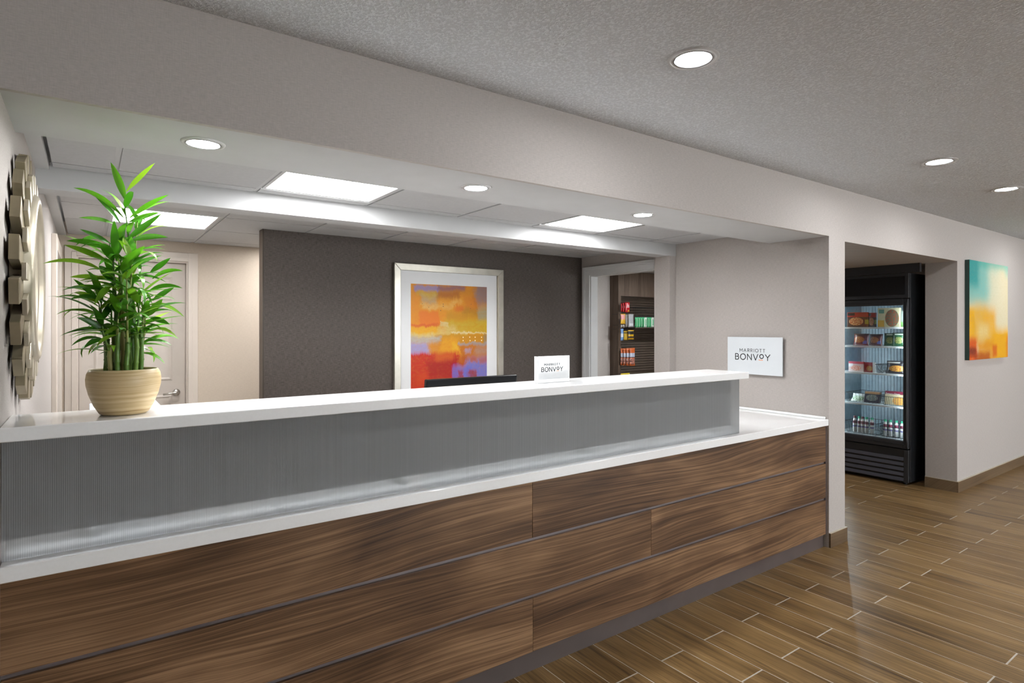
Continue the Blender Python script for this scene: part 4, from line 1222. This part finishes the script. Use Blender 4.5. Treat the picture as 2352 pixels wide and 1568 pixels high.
basket(ypx(2010.5, XI), ypx(2030, XI), SH[2] + E_, XI, XI + 0.30, 0.085, 'empty black wire basket between cartons on the third freezer shelf')
pouch('frozen_bag', ypx(2031, XI), ypx(2077, XI), SH[2] + E_, zpx(2050, 829, XI), XI, 0.06, mH, 'black bag picturing a golden corn dog on the third freezer shelf', group='frozen meal bags', lean=0.03)
basket(ypx(1942, XI), ypx(2022, XI), SH[3] + E_, XI - 0.004, XI + 0.35, 0.095, 'black wire basket of bagged meals on the fourth freezer shelf')
basket(ypx(2025, XI), ypx(2080, XI), SH[3] + E_, XI - 0.004, XI + 0.35, 0.085, 'black wire basket holding a maroon-topped carton on the fourth freezer shelf')
mWG = pack_mat('white_green_veg_bag', (0.55, 0.60, 0.52), [(-.1, 1.1, 0.75, 1.1, (0.60, 0.62, 0.60))], (0.5, 0.4, 0.4, 0.28, (0.12, 0.26, 0.08), (0.55, 0.6, 0.5)))
mDP = pack_mat('dark_purple_carton', (0.035, 0.03, 0.05), [(-.1, 1.1, 0.8, 1.1, (0.35, 0.2, 0.1))], (0.5, 0.45, 0.4, 0.3, (0.10, 0.12, 0.16), (0.25, 0.27, 0.2)))
pouch('frozen_bag', ypx(1948, XI), ypx(1981, XI), SH[3] + 0.006, SH[3] + 0.085, XI + 0.03, 0.05, mWG, 'pale white and green vegetable bag in the fourth shelf basket', group='frozen meal bags', lean=0.06)
carton('frozen_dinner_box', ypx(1984, XI + .04), ypx(2018, XI + .04), SH[3] + 0.006, zpx(2000, 900, XI + .04), XI + 0.04, 0.04, mDP, 'dark purple dinner carton in the fourth shelf basket', group='frozen dinners', lean=0.03)
mSO = pack_mat('maroon_cream_carton', (0.66, 0.58, 0.36), [(-.1, 1.1, 0.78, 1.1, (0.20, 0.02, 0.05))], (0.22, 0.30, 0.34, 0.32, (0.72, 0.42, 0.08), (0.62, 0.25, 0.06)))
so = carton('frozen_dinner_box', ypx(2031, XI + .02), ypx(2072, XI + .02), SH[3] + 0.010, zpx(2050, 899, XI + .02), XI + 0.022, 0.04, mSO, 'cream dinner carton with a maroon top reading Smart Ones in a wire basket', group='frozen dinners', lean=0.02)
tc = bpy.data.curves.new('pack_text', 'FONT'); tc.body = 'Smart Ones'; tc.size = 0.026; tc.extrude = 0.0002
to = bpy.data.objects.new('pack_text_source', tc); COL.objects.link(to)
dg = bpy.context.evaluated_depsgraph_get()
tm = bpy.data.meshes.new_from_object(to.evaluated_get(dg)); bpy.data.objects.remove(to)
tm.materials.append(plain('white_pack_ink', (0.8, 0.78, 0.75), 0.4))
tm.transform(Matrix(((0, 0, -1, 0), (-1, 0, 0, 0), (0, 1, 0, 0), (0, 0, 0, 1))))
tx_o = bpy.data.objects.new('lettering', tm); COL.objects.link(tx_o); tx_o.parent = so
tx_o.location = Vector((XI + 0.0362, ypx(2033, XI + .02), zpx(2050, 907, XI))) - so.location
basket(ypx(1942, XI), ypx(2014, XI), SH[4] + E_, XI - 0.004, XI + 0.33, 0.115, 'black wire basket of juice bottles beside the freezer side wall at the bottom')
basket(ypx(2021, XI), ypx(2081, XI), SH[4] + E_, XI - 0.004, XI + 0.33, 0.10, 'black wire basket of juice bottles at the door edge at the bottom')
mBt = pack_mat('milk_bottle', (0.60, 0.60, 0.58), [(-.1, 1.1, 0.62, 0.82, (0.16, 0.02, 0.05)), (-.1, 1.1, 0.38, 0.48, (0.14, 0.12, 0.30))], None, (0, 2), 0.25)
mCap = plain('green_cap', (0.02, 0.32, 0.17), 0.4)
mCapD = plain('dark_cap', (0.10, 0.02, 0.03), 0.4)
bt0 = None
BT = [(1963.5, 0), (1974, 1), (1981.5, 0), (1990.5, 1), (2003, 1), (2033.5, 1), (2045, 1), (2059, 1), (2072, 1)]
btn = ['dark-capped bottle at the end of the left bottle basket', 'green-capped bottle beside the dark-capped end bottle', 'dark-capped bottle between green-capped bottles', 'green-capped bottle fourth from the freezer side wall',
       'green-capped bottle at the middle gap of the bottle baskets', 'green-capped bottle first in the door-side basket', 'green-capped bottle second in the door-side basket', 'green-capped bottle third in the door-side basket', 'green-capped bottle against the door frame']
for (px, capk), lb in zip(BT, btn):
    X = XI + 0.045
    y = ypx(px, X)
    t = thing('juice_bottle', (X, y, SH[4] + 0.006), lb, 'bottle', 'bottles in the freezer')
    MB().lathe([(0.0, 0.0), (0.0165, 0.0), (0.0185, 0.006), (0.0185, 0.10), (0.016, 0.118), (0.0115, 0.135), (0.0105, 0.142)], (X, y, SH[4] + 0.006), 16).build('bottle_body', mBt, t, smooth=True)
    MB().lathe([(0.0125, 0.140), (0.0125, 0.160), (0.0, 0.1605)], (X, y, SH[4] + 0.006), 16).build('cap', mCap if capk else mCapD, t, smooth=True)

# ------------------------------------------------------------------ snack cabinet seen through the cased opening
SY = 5.0
sc0 = at_y(1420, 700, SY)[0]; sc1 = sc0 + 1.05
op0 = at_y(1426.5, 700, SY)[0]
zop = at_y(1460, 681, SY)[2]
cab = thing('snack_cabinet', ((sc0 + sc1) / 2, SY + 0.06, 0), 'tall grey-brown wood display cabinet with dark slats seen through the white doorway', 'cabinet')
MB().box(sc0, op0, SY, 5.138, 0, 2.155).build('side_panel', M['cab_wood'], cab)
MB().box(sc1 - 0.04, sc1, SY, 5.138, 0, 2.155).build('side_panel', M['cab_wood'], cab)
MB().box(op0, sc1 - 0.04, SY, 5.138, zop, 2.155).build('top_panel', M['cab_wood'], cab)
MB().box(op0, sc1 - 0.04, SY + 0.10, SY + 0.137, 0.05, zop).build('back_panel', M['louver'], cab)
MB().box(op0, sc1 - 0.04, SY + 0.01, 5.138, 0, 0.05).build('plinth', M['cab_wood'], cab)
sl0 = None
zz = zop - 0.02
while zz > 0.95:
    if sl0 is None:
        sl0 = MB().hexa([(op0, SY + 0.080, zz - 0.020), (sc1 - 0.04, SY + 0.080, zz - 0.020), (sc1 - 0.04, SY + 0.10, zz - 0.020), (op0, SY + 0.10, zz - 0.020)],
                        [(op0, SY + 0.094, zz), (sc1 - 0.04, SY + 0.094, zz), (sc1 - 0.04, SY + 0.10, zz), (op0, SY + 0.10, zz)]).build('slat', M['louver'], cab)
        zs0 = zz
    else:
        o = clone(sl0, cab); o.location = sl0.location + Vector((0, 0, zz - zs0))
    zz -= 0.030
def sx(x, Y): return at_y(x, HY, Y)[0]
def sz(x, y, Y): return at_y(x, y, Y)[2]
def hook(x, z):
    MB().tube([(x, SY + 0.085, z), (x, SY + 0.004, z), (x, SY + 0.002, z + 0.006)], 0.0022, 5).build('hook', M['wire_black'], cab)
SB = SY - 0.10
def snack(name, x0, x1, y0, y1, mat, label, group=None, Y=None, fat=0.02, hk=True, cat='snack', kind='pouch'):
    Y = SB if Y is None else Y
    xa, xb = sx(x0, Y), sx(x1, Y); zb_, zt = sz((x0 + x1) / 2, y1, Y), sz((x0 + x1) / 2, y0, Y)
    o = pouch(name, xa, xb, zb_, zt, Y, fat, mat, label, cat, group, axis='Y')
    if hk: hook((xa + xb) / 2, zt - 0.004)
    return o
SM = lambda nm, base, bands, blob=None: pack_mat(nm, base, bands, blob, (0, 2))
mred = SM('red_candy_bag', (0.52, 0.012, 0.025), [(0.2, 0.85, 0.5, 0.58, (0.75, 0.7, 0.7)), (0.25, 0.8, 0.66, 0.72, (0.75, 0.7, 0.7)), (0.5, 0.85, 0.08, 0.22, (0.72, 0.5, 0.05))])
for k, x in enumerate((1439, 1435, 1431.5)):
    snack('candy_bag', x - 2 - k, x + 9 - k * 2.2, 694 + k, 717 - k * 0.5, mred, ('red candy bag at the front of its hook by the dark slats', 'red candy bag second on the top hook', 'red candy bag at the back of the top hook')[k], 'red candy bags', SB + k * 0.022, hk=(k == 0))
mgrn = SM('green_gum_pack', (0.02, 0.30, 0.10), [(0.55, 1.1, -.1, 1.1, (0.35, 0.62, 0.42)), (-.1, 1.1, 0.9, 1.1, (0.05, 0.45, 0.2))])
mgrw = SM('white_green_gum_pack', (0.62, 0.68, 0.62), [(0.3, 0.6, 0.2, 0.8, (0.05, 0.35, 0.15))])
for k in range(8):
    x = 1459.5 + k * 5.4
    snack('gum_pack', x, x + 6.2, 728.5, 751.5, mgrw if k in (4, 7) else mgrn, 'green mint pack in the row under the wire basket' if k not in (4, 7) else 'white and green mint pack in the row under the wire basket', 'mint packs in a row', hk=False, fat=0.018)
zb_ = sz(1480, 751.7, SB)
MB().box(sx(1458, SB), sc1 - 0.06, SB - 0.008, SY + 0.10, zb_ - 0.010, zb_ - 0.0005).build('shelf_ledge', M['louver'], cab)
myel = SM('yellow_pink_bag', (0.72, 0.42, 0.04), [(-.1, 0.8, 0.45, 0.92, (0.70, 0.30, 0.28))])
snack('candy_bag', 1426.8, 1438, 720.5, 744, myel, 'yellow and pink sweet bag beside the silver bag')
msil = SM('silver_bag', (0.40, 0.41, 0.43), [(0.2, 0.8, 0.1, 0.3, (0.65, 0.66, 0.68))])
snack('candy_bag', 1444.5, 1457, 721, 751.5, msil, 'silver bag hanging left of the green mint packs')
for k in range(3):
    snack('gum_pack', 1437.5 + k * 2.6, 1439.8 + k * 2.6, 722, 751, SM('grey_strip_pack_%d' % k, (0.45, 0.42, 0.38), [(0.5, 1.1, -.1, 1.1, (0.08, 0.07, 0.07))]), 'thin grey and black strip pack between the yellow and silver bags', 'strip packs', SB + 0.022, hk=(k == 1), fat=0.01)
snack('snack_bar', 1427, 1436.5, 745.5, 752, SM('grey_bar', (0.40, 0.37, 0.33), [(0.3, 0.5, -.1, 1.1, (0.06, 0.05, 0.05))]), 'small grey striped bar under the yellow and pink bag', Y=SB + 0.012)
mblu = SM('blue_bag', (0.16, 0.32, 0.62), [(-.1, 1.1, 0.3, 0.6, (0.60, 0.66, 0.75))])
snack('candy_bag', 1427, 1433.5, 754.5, 782, mblu, 'blue bag beside the thin yellow packs')
mye2 = SM('yellow_black_pack', (0.68, 0.40, 0.02), [(-.1, 1.1, 0.55, 0.9, (0.02, 0.02, 0.02)), (-.1, 1.1, 0.15, 0.35, (0.05, 0.03, 0.02))])
snack('candy_bag', 1443.5, 1457.5, 758, 779.5, mye2, 'yellow bag with a black band beside the thin yellow packs')
for k in range(4):
    snack('gum_pack', 1433.6 + k * 2.5, 1435.7 + k * 2.5, 760, 781, SM('yellow_strip_%d' % k, (0.66, 0.42, 0.03), [(-.1, 1.1, 0.75, 0.85, (0.05, 0.04, 0.02))]), 'thin yellow strip pack right of the blue bag', 'yellow strip packs', SB + 0.022, hk=(k == 1), fat=0.01)
mor = SM('orange_chip_bag', (0.60, 0.13, 0.03), [(-.1, 1.1, 0.50, 0.72, (0.45, 0.50, 0.62)), (-.1, 1.1, 0.22, 0.40, (0.55, 0.45, 0.42)), (-.1, 1.1, 0.46, 0.5, (0.05, 0.05, 0.08))], (0.5, 0.25, 0.5, 0.18, (0.10, 0.03, 0.03), (0.66, 0.30, 0.22)))
for k, (xa, xb) in enumerate(((1447.5, 1460), (1440, 1450), (1433, 1441.5), (1426.8, 1434))):
    snack('chip_bag', xa, xb, 799 + k * 0.3, 840 - k * 0.4, mor, ('orange and blue chip bag at the front of the bottom hook', 'orange and blue chip bag second on the bottom hook', 'orange and blue chip bag third on the bottom hook', 'orange and blue chip bag against the cabinet side')[k], 'chip bags', SB + k * 0.021, hk=(k == 0))
snack('snack_bar', 1426.8, 1448, 857, 880, SM('yellow_box', (0.68, 0.52, 0.03), [(0.1, 0.9, 0.6, 0.8, (0.1, 0.08, 0.02))]), 'yellow pack showing just above the raised counter')
# hanging wire rack above the mint packs
rk = thing('wire_rack', (sx(1480, SB), SB, sz(1480, 728, SB)), 'small black wire rack above the green mint packs', 'rack')
m = MB()
xa, xb, za_, zb_ = sx(1456, SB), sx(1506, SB), sz(1480, 727, SB), sz(1480, 706, SB)
for z in (za_, (za_ + zb_) / 2, zb_): m.tube([(xa, SB, z), (xb, SB, z)], 0.0025, 5)
m.build('rail', M['wire_black'], rk)
m = MB()
for k in range(12):
    x = xa + (xb - xa) * k / 11
    m.tube([(x, SB, za_), (x, SB, zb_), (x, SY + 0.085, zb_)], 0.002, 5)
m.build('wire', M['wire_black'], rk)
